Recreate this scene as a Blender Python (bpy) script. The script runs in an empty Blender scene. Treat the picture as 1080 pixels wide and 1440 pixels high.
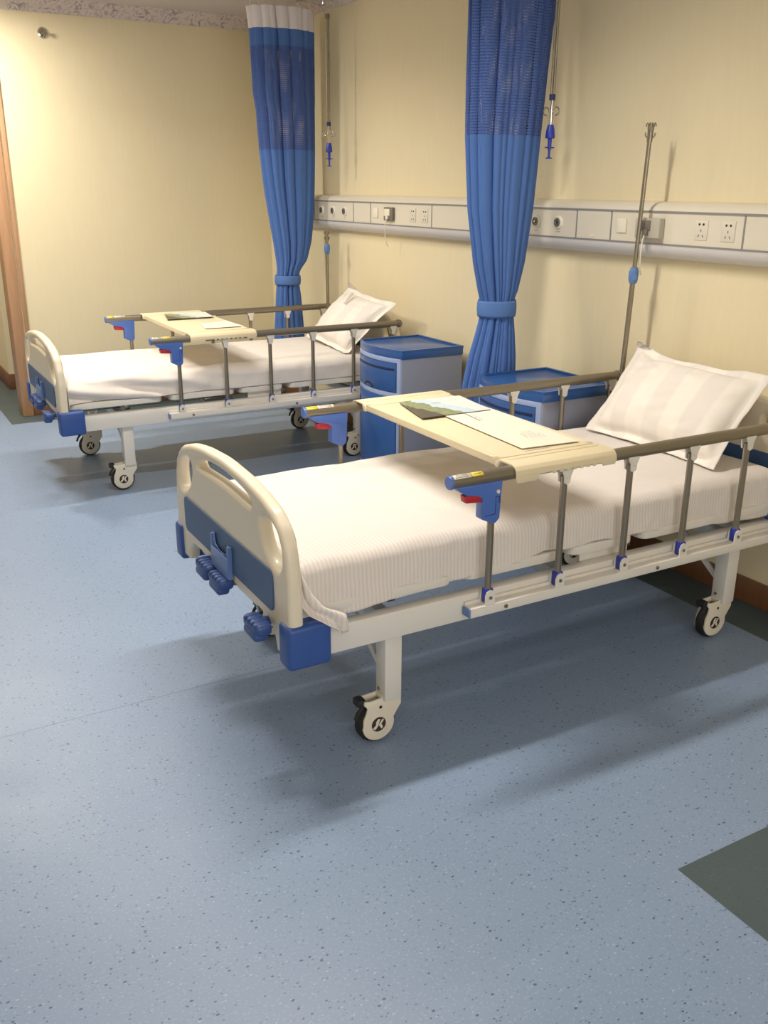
import bpy, bmesh, math, random
import numpy as np
from mathutils import Vector, Matrix, noise
PI = math.pi
random.seed(7)
scene = bpy.context.scene
col = scene.collection

# ------------------------------------------------------------------ materials
def lin(c):
    c /= 255.0
    return c/12.92 if c <= 0.04045 else ((c+0.055)/1.055)**2.4
def rgb(r, g, b): return (lin(r), lin(g), lin(b), 1)

def mat(name, c, rough=0.5, metal=0.0, bump=0.0, bscale=200.0, var=0.0, vscale=4.0, coat=0.0, spec=0.5, sheen=0.0):
    m = bpy.data.materials.new(name); m.use_nodes = True
    nt = m.node_tree; b = nt.nodes['Principled BSDF']
    b.inputs['Base Color'].default_value = rgb(*c)
    b.inputs['Roughness'].default_value = rough
    b.inputs['Metallic'].default_value = metal
    b.inputs['Specular IOR Level'].default_value = spec
    b.inputs['Coat Weight'].default_value = coat
    b.inputs['Sheen Weight'].default_value = sheen
    tc = nt.nodes.new('ShaderNodeTexCoord')
    if var > 0:
        n = nt.nodes.new('ShaderNodeTexNoise'); n.inputs['Scale'].default_value = vscale; n.inputs['Detail'].default_value = 4
        nt.links.new(tc.outputs['Object'], n.inputs['Vector'])
        mx = nt.nodes.new('ShaderNodeMix'); mx.data_type = 'RGBA'
        base = rgb(*c)
        mx.inputs['A'].default_value = tuple(v*(1-var) for v in base[:3])+(1,)
        mx.inputs['B'].default_value = tuple(min(1, v*(1+var)) for v in base[:3])+(1,)
        nt.links.new(n.outputs['Fac'], mx.inputs['Factor'])
        nt.links.new(mx.outputs['Result'], b.inputs['Base Color'])
    if bump > 0:
        n = nt.nodes.new('ShaderNodeTexNoise'); n.inputs['Scale'].default_value = bscale; n.inputs['Detail'].default_value = 3
        nt.links.new(tc.outputs['Object'], n.inputs['Vector'])
        bp = nt.nodes.new('ShaderNodeBump'); bp.inputs['Strength'].default_value = bump; bp.inputs['Distance'].default_value = 0.002
        nt.links.new(n.outputs['Fac'], bp.inputs['Height']); nt.links.new(bp.outputs['Normal'], b.inputs['Normal'])
    return m

def node_mix(nt, fac, a, b):
    mx = nt.nodes.new('ShaderNodeMix'); mx.data_type = 'RGBA'
    for k, v in (('Factor', fac), ('A', a), ('B', b)):
        if isinstance(v, (tuple, float, int)): mx.inputs[k].default_value = v
        else: nt.links.new(v, mx.inputs[k])
    return mx.outputs['Result']
def node_math(nt, op, a, b=None, clamp=False):
    n = nt.nodes.new('ShaderNodeMath'); n.operation = op; n.use_clamp = clamp
    for i, v in enumerate((a, b)):
        if v is None: continue
        if isinstance(v, (float, int)): n.inputs[i].default_value = v
        else: nt.links.new(v, n.inputs[i])
    return n.outputs[0]

def vinyl(name, base, dark, light, rough, seam=False, amt=1.0):
    m = mat(name, base, rough); nt = m.node_tree; b = nt.nodes['Principled BSDF']
    tc = nt.nodes.new('ShaderNodeTexCoord')
    n1 = nt.nodes.new('ShaderNodeTexNoise'); n1.inputs['Scale'].default_value = 2.2; n1.inputs['Detail'].default_value = 5
    nt.links.new(tc.outputs['Object'], n1.inputs['Vector'])
    bl = rgb(*base)
    c = node_mix(nt, n1.outputs['Fac'], tuple(v*0.93 for v in bl[:3])+(1,), tuple(v*1.07 for v in bl[:3])+(1,))
    n2 = nt.nodes.new('ShaderNodeTexNoise'); n2.inputs['Scale'].default_value = 140; n2.inputs['Detail'].default_value = 2
    nt.links.new(tc.outputs['Object'], n2.inputs['Vector'])
    c = node_mix(nt, node_math(nt, 'MULTIPLY', node_math(nt, 'GREATER_THAN', n2.outputs['Fac'], 0.60), 0.22*amt), c, rgb(*light))
    for sc, th, keep, colr, a in ((55, 0.16, 0.45, dark, 0.9), (95, 0.20, 0.55, dark, 0.6), (70, 0.17, 0.55, light, 0.6)):
        v = nt.nodes.new('ShaderNodeTexVoronoi'); v.inputs['Scale'].default_value = sc
        mp = nt.nodes.new('ShaderNodeMapping'); mp.inputs['Rotation'].default_value = (0, 0, sc); mp.inputs['Scale'].default_value = (1, 1.5, 0.0)
        nt.links.new(tc.outputs['Object'], mp.inputs['Vector']); nt.links.new(mp.outputs['Vector'], v.inputs['Vector'])
        sep = nt.nodes.new('ShaderNodeSeparateColor'); nt.links.new(v.outputs['Color'], sep.inputs['Color'])
        near = node_math(nt, 'LESS_THAN', v.outputs['Distance'], node_math(nt, 'MULTIPLY', sep.outputs['Green'], th*1.5))
        kp = node_math(nt, 'GREATER_THAN', sep.outputs['Red'], keep)
        f = node_math(nt, 'MULTIPLY', node_math(nt, 'MULTIPLY', near, kp), a*amt)
        c = node_mix(nt, f, c, rgb(*colr))
    if seam:
        sp = nt.nodes.new('ShaderNodeSeparateXYZ'); nt.links.new(tc.outputs['Object'], sp.inputs['Vector'])
        d = node_math(nt, 'ABSOLUTE', node_math(nt, 'ADD', sp.outputs['Y'], -0.20))
        f = node_math(nt, 'MULTIPLY', node_math(nt, 'LESS_THAN', d, 0.0025), 0.35)
        c = node_mix(nt, f, c, rgb(70, 85, 110))
    nt.links.new(c, b.inputs['Base Color'])
    nr = nt.nodes.new('ShaderNodeTexNoise'); nr.inputs['Scale'].default_value = 3.5; nr.inputs['Detail'].default_value = 3
    nt.links.new(tc.outputs['Object'], nr.inputs['Vector'])
    mr = nt.nodes.new('ShaderNodeMapRange'); mr.inputs['To Min'].default_value = rough-0.07; mr.inputs['To Max'].default_value = rough+0.1
    nt.links.new(nr.outputs['Fac'], mr.inputs['Value']); nt.links.new(mr.outputs['Result'], b.inputs['Roughness'])
    return m

def wood(name, c, rough=0.4):
    m = mat(name, c, rough); nt = m.node_tree; b = nt.nodes['Principled BSDF']
    tc = nt.nodes.new('ShaderNodeTexCoord'); mp = nt.nodes.new('ShaderNodeMapping'); mp.inputs['Scale'].default_value = (14, 14, 1.2)
    n = nt.nodes.new('ShaderNodeTexNoise'); n.inputs['Scale'].default_value = 3; n.inputs['Detail'].default_value = 6
    nt.links.new(tc.outputs['Object'], mp.inputs['Vector']); nt.links.new(mp.outputs['Vector'], n.inputs['Vector'])
    bl = rgb(*c)
    nt.links.new(node_mix(nt, n.outputs['Fac'], tuple(v*0.75 for v in bl[:3])+(1,), tuple(v*1.25 for v in bl[:3])+(1,)), b.inputs['Base Color'])
    return m

def wallpaper(name, c):
    m = mat(name, c, 0.75, spec=0.25); nt = m.node_tree; b = nt.nodes['Principled BSDF']
    tc = nt.nodes.new('ShaderNodeTexCoord')
    mp = nt.nodes.new('ShaderNodeMapping'); mp.inputs['Scale'].default_value = (1, 1, 0.12)
    nt.links.new(tc.outputs['Object'], mp.inputs['Vector'])
    n = nt.nodes.new('ShaderNodeTexNoise'); n.inputs['Scale'].default_value = 45; n.inputs['Detail'].default_value = 5
    nt.links.new(mp.outputs['Vector'], n.inputs['Vector'])
    n2 = nt.nodes.new('ShaderNodeTexNoise'); n2.inputs['Scale'].default_value = 1.6; n2.inputs['Detail'].default_value = 3
    nt.links.new(tc.outputs['Object'], n2.inputs['Vector'])
    f = node_math(nt, 'ADD', node_math(nt, 'MULTIPLY', n.outputs['Fac'], 0.5), node_math(nt, 'MULTIPLY', n2.outputs['Fac'], 0.5))
    bl = rgb(*c)
    nt.links.new(node_mix(nt, f, tuple(v*0.93 for v in bl[:3])+(1,), tuple(min(1, v*1.06) for v in bl[:3])+(1,)), b.inputs['Base Color'])
    bp = nt.nodes.new('ShaderNodeBump'); bp.inputs['Strength'].default_value = 0.25; bp.inputs['Distance'].default_value = 0.0015
    nt.links.new(n.outputs['Fac'], bp.inputs['Height']); nt.links.new(bp.outputs['Normal'], b.inputs['Normal'])
    return m

def sheet_mat(name, c, period, width_c, axis='X'):
    # white cotton with woven satin stripes across the bed
    m = mat(name, c, 0.72, spec=0.25, sheen=0.15); nt = m.node_tree; b = nt.nodes['Principled BSDF']
    tc = nt.nodes.new('ShaderNodeTexCoord'); sp = nt.nodes.new('ShaderNodeSeparateXYZ')
    nt.links.new(tc.outputs['Object'], sp.inputs['Vector'])
    s = node_math(nt, 'SINE', node_math(nt, 'MULTIPLY', sp.outputs[axis], 2*PI/period))
    f = node_math(nt, 'MULTIPLY', node_math(nt, 'ADD', node_math(nt, 'MULTIPLY', s, 2.0), 0.5, ), 1.0, clamp=True)
    nt.links.new(node_mix(nt, f, rgb(*c), rgb(*width_c)), b.inputs['Base Color'])
    mr = nt.nodes.new('ShaderNodeMapRange'); mr.inputs['To Min'].default_value = 0.78; mr.inputs['To Max'].default_value = 0.5
    nt.links.new(f, mr.inputs['Value']); nt.links.new(mr.outputs['Result'], b.inputs['Roughness'])
    n = nt.nodes.new('ShaderNodeTexNoise'); n.inputs['Scale'].default_value = 25; n.inputs['Detail'].default_value = 4
    nt.links.new(tc.outputs['Object'], n.inputs['Vector'])
    bp = nt.nodes.new('ShaderNodeBump'); bp.inputs['Strength'].default_value = 0.35; bp.inputs['Distance'].default_value = 0.004
    nt.links.new(node_math(nt, 'ADD', n.outputs['Fac'], node_math(nt, 'MULTIPLY', f, 0.08)), bp.inputs['Height'])
    nt.links.new(bp.outputs['Normal'], b.inputs['Normal'])
    return m

def cloth_mat(name, c, net=False):
    m = mat(name, c, 0.85, spec=0.15); nt = m.node_tree; b = nt.nodes['Principled BSDF']
    uv = nt.nodes.new('ShaderNodeTexCoord'); sp = nt.nodes.new('ShaderNodeSeparateXYZ')
    nt.links.new(uv.outputs['UV'], sp.inputs['Vector'])
    if net:
        sx = node_math(nt, 'SINE', node_math(nt, 'MULTIPLY', sp.outputs['X'], 2*PI/0.013))
        sy = node_math(nt, 'SINE', node_math(nt, 'MULTIPLY', sp.outputs['Y'], 2*PI/0.0115))
        hole = node_math(nt, 'MULTIPLY', node_math(nt, 'GREATER_THAN', sx, 0.35), node_math(nt, 'GREATER_THAN', sy, 0.3))
        tr = nt.nodes.new('ShaderNodeBsdfTransparent'); ms = nt.nodes.new('ShaderNodeMixShader')
        out = nt.nodes['Material Output']
        nt.links.new(hole, ms.inputs[0]); nt.links.new(b.outputs[0], ms.inputs[1]); nt.links.new(tr.outputs[0], ms.inputs[2])
        nt.links.new(ms.outputs[0], out.inputs['Surface'])
    else:
        n = nt.nodes.new('ShaderNodeTexNoise'); n.inputs['Scale'].default_value = 300
        nt.links.new(uv.outputs['Object'], n.inputs['Vector'])
        bp = nt.nodes.new('ShaderNodeBump'); bp.inputs['Strength'].default_value = 0.2; bp.inputs['Distance'].default_value = 0.001
        nt.links.new(n.outputs['Fac'], bp.inputs['Height']); nt.links.new(bp.outputs['Normal'], b.inputs['Normal'])
    return m

def frieze_mat():
    m = mat('ornate_cornice', (214, 200, 196), 0.7, spec=0.2); nt = m.node_tree; b = nt.nodes['Principled BSDF']
    tc = nt.nodes.new('ShaderNodeTexCoord')
    mp = nt.nodes.new('ShaderNodeMapping'); mp.inputs['Scale'].default_value = (1, 1, 1)
    nt.links.new(tc.outputs['Object'], mp.inputs['Vector'])
    n = nt.nodes.new('ShaderNodeTexNoise'); n.inputs['Scale'].default_value = 22; n.inputs['Detail'].default_value = 3; n.inputs['Distortion'].default_value = 2.0
    nt.links.new(mp.outputs['Vector'], n.inputs['Vector'])
    f = node_math(nt, 'MULTIPLY', node_math(nt, 'ADD', n.outputs['Fac'], -0.5), 9.0, clamp=True)
    w = nt.nodes.new('ShaderNodeTexWave'); w.inputs['Scale'].default_value = 1.6; w.inputs['Distortion'].default_value = 1.0
    nt.links.new(tc.outputs['Object'], w.inputs['Vector'])
    f2 = node_math(nt, 'MULTIPLY', f, node_math(nt, 'ADD', node_math(nt, 'MULTIPLY', w.outputs['Fac'], 0.5), 0.4))
    nt.links.new(node_mix(nt, f2, rgb(218, 204, 198), rgb(150, 142, 146)), b.inputs['Base Color'])
    return m

def photo_mat():
    # printed cover: green-grey mossy rock on the lower left, pale sky and white page elsewhere
    m = mat('printed_cover', (225, 226, 228), 0.35, coat=0.2); nt = m.node_tree; b = nt.nodes['Principled BSDF']
    tc = nt.nodes.new('ShaderNodeTexCoord'); sp = nt.nodes.new('ShaderNodeSeparateXYZ')
    nt.links.new(tc.outputs['UV'], sp.inputs['Vector'])
    n = nt.nodes.new('ShaderNodeTexNoise'); n.inputs['Scale'].default_value = 7; n.inputs['Detail'].default_value = 5
    nt.links.new(tc.outputs['UV'], n.inputs['Vector'])
    # u along the long side (0 = photo end), v across
    e = node_math(nt, 'ADD', sp.outputs['X'], node_math(nt, 'ADD', node_math(nt, 'MULTIPLY', sp.outputs['Y'], 0.45), node_math(nt, 'MULTIPLY', n.outputs['Fac'], -0.28)))
    rock = node_math(nt, 'LESS_THAN', e, 0.50)
    dark = node_math(nt, 'LESS_THAN', e, 0.22)
    n2 = nt.nodes.new('ShaderNodeTexNoise'); n2.inputs['Scale'].default_value = 16; n2.inputs['Detail'].default_value = 4
    nt.links.new(tc.outputs['UV'], n2.inputs['Vector'])
    moss = node_mix(nt, n2.outputs['Fac'], rgb(52, 62, 48), rgb(178, 188, 140))
    sky = node_mix(nt, node_math(nt, 'GREATER_THAN', e, 0.72), rgb(196, 214, 226), rgb(232, 230, 222))
    c = node_mix(nt, rock, sky, moss)
    c = node_mix(nt, dark, c, rgb(74, 70, 58))
    nt.links.new(c, b.inputs['Base Color'])
    return m

M = dict(
    wall=wallpaper('cream_wallpaper', (234, 221, 186)),
    ceiling=mat('ceiling_paint', (205, 196, 194), 0.85, bump=0.1),
    cornice=frieze_mat(),
    floor=vinyl('blue_speckled_vinyl', (134, 155, 185), (70, 86, 116), (176, 190, 208), 0.40, seam=True),
    border=vinyl('dark_green_vinyl', (76, 92, 97), (50, 66, 66), (112, 130, 128), 0.42, amt=0.45),
    wood=wood('brown_wood', (122, 82, 54)),
    jamb=wood('orange_wood', (184, 142, 106)),
    ivory=mat('ivory_plastic', (226, 216, 194), 0.38, coat=0.15, var=0.02),
    blue=mat('blue_plastic', (48, 82, 152), 0.42, var=0.04, bump=0.1, bscale=300),
    inset=mat('blue_inset_plastic', (62, 90, 132), 0.45, var=0.03),
    pale_blue=mat('pale_blue_plastic', (104, 132, 186), 0.4),
    crank=mat('crank_blue_plastic', (52, 80, 140), 0.42),
    handle=mat('handle_blue_plastic', (78, 112, 190), 0.4),
    red=mat('red_plastic', (178, 36, 48), 0.4),
    white=mat('white_powder_coat', (224, 220, 212), 0.4, coat=0.1),
    castor=mat('castor_white_plastic', (230, 222, 204), 0.4),
    steel=mat('brushed_steel', (150, 142, 128), 0.33, metal=0.85),
    tube=mat('grey_anodised_tube', (138, 130, 114), 0.38, metal=0.65),
    chrome=mat('chrome', (215, 212, 205), 0.12, metal=1.0),
    black=mat('black_rubber', (30, 30, 34), 0.6),
    brown_print=mat('dark_emblem_print', (52, 40, 34), 0.5),
    sheet=sheet_mat('striped_sheet', (228, 221, 214), 0.0125, (219, 211, 206)),
    sheet2=sheet_mat('plain_sheet', (230, 223, 216), 0.0125, (226, 219, 213)),
    pillow=sheet_mat('pillow_cotton', (232, 225, 218), 0.17, (240, 234, 224), 'Y'),
    mattress=mat('mattress_cover', (200, 205, 214), 0.7),
    tray=mat('cream_tray_plastic', (226, 212, 178), 0.4, coat=0.1),
    paper=mat('white_paper', (228, 224, 206), 0.6),
    ink=mat('grey_ink', (120, 122, 124), 0.6),
    cover=photo_mat(),
    cab_body=mat('grey_lavender_plastic', (142, 147, 166), 0.5, var=0.02),
    cab_frame=mat('pale_frame_plastic', (160, 176, 214), 0.45),
    cab_blue=mat('cabinet_blue_plastic', (44, 88, 152), 0.33, coat=0.2, var=0.03),
    cab_dark=mat('cabinet_slot_blue', (20, 40, 90), 0.5),
    curtain=cloth_mat('blue_curtain_cloth', (82, 116, 180)),
    curtain_net=cloth_mat('blue_curtain_net', (80, 104, 166), net=True),
    curtain_top=cloth_mat('white_header_cloth', (226, 220, 222)),
    tie=cloth_mat('blue_tie_cloth', (90, 124, 184)),
    panel=mat('panel_white', (226, 219, 202), 0.4, coat=0.1),
    panel_low=mat('panel_lower_white', (216, 213, 212), 0.4),
    strip=mat('grey_trim', (140, 138, 140), 0.45),
    greybox=mat('grey_cover_plastic', (186, 181, 168), 0.35),
    greydark=mat('dark_grey_plastic', (120, 114, 104), 0.4),
    white_p=mat('white_plastic', (238, 232, 214), 0.4),
    hole=mat('dark_hole', (40, 34, 28), 0.7),
    yellow=mat('yellow_label', (236, 214, 60), 0.5),
    clamp=mat('sky_blue_plastic', (92, 130, 186), 0.4),
    grip=mat('royal_blue_plastic', (44, 62, 170), 0.35),
    navy=mat('navy_plastic', (32, 44, 96), 0.45),
    light=None,
)

# ------------------------------------------------------------------ mesh helpers
def link(o, parent=None):
    col.objects.link(o)
    if parent is not None: o.parent = parent
    return o
def tag(o, label, cat, group=None, kind=None):
    o['label'] = label; o['category'] = cat
    if group: o['group'] = group
    if kind: o['kind'] = kind
    return o
def empty(name, loc=(0, 0, 0), rz=0.0):
    o = bpy.data.objects.new(name, None); col.objects.link(o)
    o.location = loc; o.rotation_euler = (0, 0, rz); o.empty_display_size = 0.1
    return o

class MB:
    """collects shapes in one bmesh"""
    def __init__(self): self.bm = bmesh.new()
    def _merge(self, b2, mtx=None):
        if mtx is not None: bmesh.ops.transform(b2, matrix=mtx, verts=b2.verts)
        me = bpy.data.meshes.new('tmp'); b2.to_mesh(me); b2.free()
        self.bm.from_mesh(me); bpy.data.meshes.remove(me)
    def box(self, x0, x1, y0, y1, z0, z1, bev=0.0, seg=2, mtx=None):
        b = bmesh.new(); bmesh.ops.create_cube(b, size=1)
        bmesh.ops.transform(b, matrix=Matrix.Translation(((x0+x1)/2, (y0+y1)/2, (z0+z1)/2)) @ Matrix.Diagonal((abs(x1-x0), abs(y1-y0), abs(z1-z0), 1)), verts=b.verts)
        if bev > 0: bmesh.ops.bevel(b, geom=list(b.edges), offset=bev, segments=seg, affect='EDGES', profile=0.5)
        self._merge(b, mtx); return self
    def tube(self, pts, r, n=14, caps=True, closed=False):
        pts = [Vector(p) for p in pts]; k = len(pts)
        rs = r if isinstance(r, (list, tuple)) else [r]*k
        rings = []; ref = None
        for i, p in enumerate(pts):
            if closed: t = (pts[(i+1) % k]-pts[i-1]).normalized()
            elif i == 0: t = (pts[1]-p).normalized()
            elif i == k-1: t = (p-pts[-2]).normalized()
            else: t = ((pts[i+1]-p).normalized()+(p-pts[i-1]).normalized()).normalized()
            if ref is None:
                ref = Vector((0, 0, 1)) if abs(t.z) < 0.9 else Vector((1, 0, 0))
            a = (ref-t*ref.dot(t)).normalized(); c = t.cross(a); ref = a
            rings.append([self.bm.verts.new(p+(a*math.cos(2*PI*j/n)+c*math.sin(2*PI*j/n))*rs[i]) for j in range(n)])
        m = k if closed else k-1
        for i in range(m):
            A, B = rings[i], rings[(i+1) % k]
            for j in range(n):
                self.bm.faces.new((A[j], A[(j+1) % n], B[(j+1) % n], B[j]))
        if caps and not closed:
            self.bm.faces.new(list(reversed(rings[0]))); self.bm.faces.new(rings[-1])
        return self
    def cyl(self, p0, p1, r, n=20): return self.tube([p0, p1], r, n)
    def lathe(self, prof, center, axis, n=28):
        """prof: list of (radius, height along axis)"""
        ax = Vector(axis).normalized(); ref = Vector((0, 0, 1)) if abs(ax.z) < 0.9 else Vector((1, 0, 0))
        a = (ref-ax*ref.dot(ax)).normalized(); c = ax.cross(a); o = Vector(center)
        rings = []
        for r, h in prof:
            if r <= 1e-6: rings.append([self.bm.verts.new(o+ax*h)])
            else: rings.append([self.bm.verts.new(o+ax*h+(a*math.cos(2*PI*j/n)+c*math.sin(2*PI*j/n))*r) for j in range(n)])
        for A, B in zip(rings, rings[1:]):
            for j in range(n):
                j2 = (j+1) % n
                if len(A) == 1 and len(B) == 1: continue
                if len(A) == 1: self.bm.faces.new((A[0], B[j2], B[j]))
                elif len(B) == 1: self.bm.faces.new((A[j], A[j2], B[0]))
                else: self.bm.faces.new((A[j], A[j2], B[j2], B[j]))
        return self
    def prism(self, poly, mapf, d0, d1, bev=0.0):
        """poly in 2D, mapf(a,b,d)->xyz, extruded between d0 and d1"""
        b = bmesh.new()
        A = [b.verts.new(mapf(p[0], p[1], d0)) for p in poly]; B = [b.verts.new(mapf(p[0], p[1], d1)) for p in poly]
        n = len(poly)
        b.faces.new(list(reversed(A))); b.faces.new(B)
        for i in range(n): b.faces.new((A[i], A[(i+1) % n], B[(i+1) % n], B[i]))
        bmesh.ops.recalc_face_normals(b, faces=b.faces)
        if bev > 0:
            bmesh.ops.bevel(b, geom=[e for e in b.edges], offset=bev, segments=2, affect='EDGES', profile=0.5)
        self._merge(b); return self
    def build(self, name, m, parent=None, smooth=35, loc=None):
        bmesh.ops.recalc_face_normals(self.bm, faces=self.bm.faces)
        me = bpy.data.meshes.new(name); self.bm.to_mesh(me); self.bm.free()
        for p in me.polygons: p.use_smooth = True
        me.set_sharp_from_angle(angle=math.radians(smooth))
        me.materials.append(M[m])
        o = bpy.data.objects.new(name, me)
        return link(o, parent)
def rebase(o):
    """put a parentless mesh's origin at its base centre"""
    me = o.data; co = np.empty(len(me.vertices)*3); me.vertices.foreach_get('co', co); co = co.reshape(-1, 3)
    c = (co.min(0)+co.max(0))/2; c[2] = co[:, 2].min()
    me.transform(Matrix.Translation((-c[0], -c[1], -c[2])))
    o.location = o.matrix_basis @ Vector(c)
    return o
def grid_obj(name, P, m, parent=None, closed_u=False, solid=0.0, uv=None):
    """P[i][j] array of points"""
    P = np.asarray(P); ni, nj = P.shape[:2]
    faces = []
    uvs = []
    for i in range(ni if closed_u else ni-1):
        for j in range(nj-1):
            i2 = (i+1) % ni
            faces.append((i*nj+j, i2*nj+j, i2*nj+j+1, i*nj+j+1))
            if uv is not None:
                uvs += [(i, j, 0), (i2, j, 1 if i2 == 0 else 0), (i2, j+1, 1 if i2 == 0 else 0), (i, j+1, 0)]
    me = bpy.data.meshes.new(name); me.from_pydata(P.reshape(-1, 3).tolist(), [], faces); me.update()
    for p in me.polygons: p.use_smooth = True
    if uv is not None:
        U, V = uv
        l = me.uv_layers.new(name='UVMap'); dat = np.zeros(len(uvs)*2)
        for k, (i, j, w) in enumerate(uvs):
            dat[2*k] = U[-1] if w else U[i]; dat[2*k+1] = V[j]
        l.data.foreach_set('uv', dat)
    me.materials.append(M[m]) if m else None
    o = bpy.data.objects.new(name, me); link(o, parent)
    if solid:
        md = o.modifiers.new('thickness', 'SOLIDIFY'); md.thickness = solid; md.offset = 0
    return o
def offset_poly(pl, d):
    """offset a closed outline by d (positive = outwards), dropping folded-over points"""
    n = 2*len(pl) if len(pl) < 60 else len(pl)
    P = np.array(pl); Q = np.roll(P, -1, 0); L = np.linalg.norm(Q-P, axis=1); c = np.concatenate([[0], np.cumsum(L)])
    t = np.linspace(0, c[-1], max(48, int(c[-1]/0.009)), endpoint=False)
    PX = np.append(P[:, 0], P[0, 0]); PY = np.append(P[:, 1], P[0, 1])
    R = np.stack([np.interp(t, c, PX), np.interp(t, c, PY)], 1)
    T = np.roll(R, -1, 0)-np.roll(R, 1, 0); T /= np.linalg.norm(T, axis=1)[:, None]
    area = np.sum(R[:, 0]*np.roll(R[:, 1], -1)-np.roll(R[:, 0], -1)*R[:, 1])
    N = np.stack([T[:, 1], -T[:, 0]], 1)*(1 if area > 0 else -1)
    O = R+N*d
    dist = np.sqrt(((O[:, None]-R[None])**2).sum(2)).min(1)
    return [tuple(o) for o, q in zip(O, dist) if q > abs(d)*0.93]
def curve_plate(name, outer, holes, thick, bev, mtx, m, parent):
    """flat plate with holes and rounded edges from a 2D curve; mtx maps local XY plane to place"""
    cu = bpy.data.curves.new('c', 'CURVE'); cu.dimensions = '2D'; cu.fill_mode = 'BOTH'
    cu.extrude = thick/2-bev; cu.bevel_depth = bev; cu.bevel_resolution = 4
    if holes: outer = offset_poly(outer, -bev); holes = [offset_poly(h, bev) for h in holes]
    else: cu.offset = -bev
    for pl in [outer]+holes:
        s = cu.splines.new('POLY'); s.points.add(len(pl)-1); s.use_cyclic_u = True
        for p, q in zip(s.points, pl): p.co = (q[0], q[1], 0, 1)
    t = bpy.data.objects.new('c', cu); col.objects.link(t)
    bpy.context.view_layer.update()
    me = bpy.data.meshes.new_from_object(t.evaluated_get(bpy.context.evaluated_depsgraph_get()))
    bpy.data.objects.remove(t); bpy.data.curves.remove(cu)
    me.transform(mtx); me.name = name
    for p in me.polygons: p.use_smooth = True
    me.set_sharp_from_angle(angle=math.radians(40))
    me.materials.clear(); me.materials.append(M[m])
    o = bpy.data.objects.new(name, me)
    return link(o, parent)
def rrect(x0, x1, y0, y1, r, n=6):
    out = []
    for cx, cy, a0 in ((x1-r, y1-r, 0), (x0+r, y1-r, 90), (x0+r, y0+r, 180), (x1-r, y0+r, 270)):
        for k in range(n+1):
            a = math.radians(a0+90*k/n); out.append((cx+r*math.cos(a), cy+r*math.sin(a)))
    return out
def smooth_poly(pts, it=3):
    """Chaikin corner cutting"""
    for _ in range(it):
        o = []
        n = len(pts)
        for i in range(n):
            a, b = pts[i], pts[(i+1) % n]
            o.append((a[0]*.75+b[0]*.25, a[1]*.75+b[1]*.25)); o.append((a[0]*.25+b[0]*.75, a[1]*.25+b[1]*.75))
        pts = o
    return pts
def copy_tree(o, parent=None):
    c = o.copy(); col.objects.link(c)
    if parent is not None: c.parent = parent
    for ch in list(o.children): copy_tree(ch, c)
    return c

# ------------------------------------------------------------------ room
YF = 4.42; ZC = 2.66; ZW = 2.585; XL = -4.7; YB = -4.2
def struct(o): o['kind'] = 'structure'; return o

def floor_obj():
    xs = [XL-0.1, -2.055, -1.401, -0.217, 0.1]; ys = [YB-0.1, -1.94, -1.192, 4.205, 8.1]
    V = [(x, y, 0) for y in ys for x in xs]; F = []; idx = []
    for j in range(4):
        for i in range(4):
            F.append((j*5+i, j*5+i+1, (j+1)*5+i+1, (j+1)*5+i))
            dark = (i == 3) or (j == 3 and i >= 1) or (j == 1 and i >= 2)
            idx.append(1 if dark else 0)
    me = bpy.data.meshes.new('floor'); me.from_pydata(V, [], F); me.materials.append(M['floor']); me.materials.append(M['border'])
    for p, k in zip(me.polygons, idx): p.material_index = k
    return struct(link(bpy.data.objects.new('floor', me)))
floor_obj()
struct(MB().box(0, 0.12, YB, YF+0.14, 0, ZC+0.06).build('wall_head', 'wall'))
struct(MB().box(-1.87, 0, YF, YF+0.14, 0, ZC+0.06).build('wall_far', 'wall'))
struct(MB().box(XL, -2.95, YF, YF+0.14, 0, ZC+0.06).box(-2.95, -1.87, YF, YF+0.14, 2.22, ZC+0.06).build('wall_far_left', 'wall'))
struct(MB().box(XL-0.12, XL, YB, YF+0.14, 0, ZC+0.06).build('wall_left', 'wall'))
WX0, WX1, WZ0, WZ1 = -3.7, -1.1, 0.9, 2.35
struct(MB().box(XL, 0, YB-0.12, YB, 0, WZ0).box(XL, 0, YB-0.12, YB, WZ1, ZC+0.06).box(XL, WX0, YB-0.12, YB, WZ0, WZ1).box(WX1, 0, YB-0.12, YB, WZ0, WZ1).build('wall_back', 'wall'))
wm = bpy.data.materials.new('fill_window_glow'); wm.use_nodes = True; wb = wm.node_tree.nodes['Principled BSDF']  # glowing pane added behind the camera to brighten faces turned this way
wb.inputs['Emission Color'].default_value = (1.0, 0.95, 0.88, 1); wb.inputs['Emission Strength'].default_value = 5.0; wb.inputs['Base Color'].default_value = (0.8, 0.8, 0.8, 1)
M['fill_window'] = wm
win = struct(MB().box(WX0, WX1, YB-0.08, YB-0.07, WZ0, WZ1).build('fill_window_1', 'fill_window'))  # unseen window, added only as a fill source
wf = MB()
for a in (WX0, (WX0*2+WX1)/3, (WX0+2*WX1)/3, WX1): wf.box(a-0.03, a+0.03, YB-0.07, YB-0.02, WZ0, WZ1, 0.004)
for a in (WZ0+0.03, WZ1-0.03): wf.box(WX0, WX1, YB-0.07, YB-0.02, a-0.03, a+0.03, 0.004)
wf.build('fill_window_frame', 'white', win)
struct(MB().box(XL-0.12, 0.12, YB-0.12, YF+0.14, ZC, ZC+0.08).build('ceiling', 'ceiling'))
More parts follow.
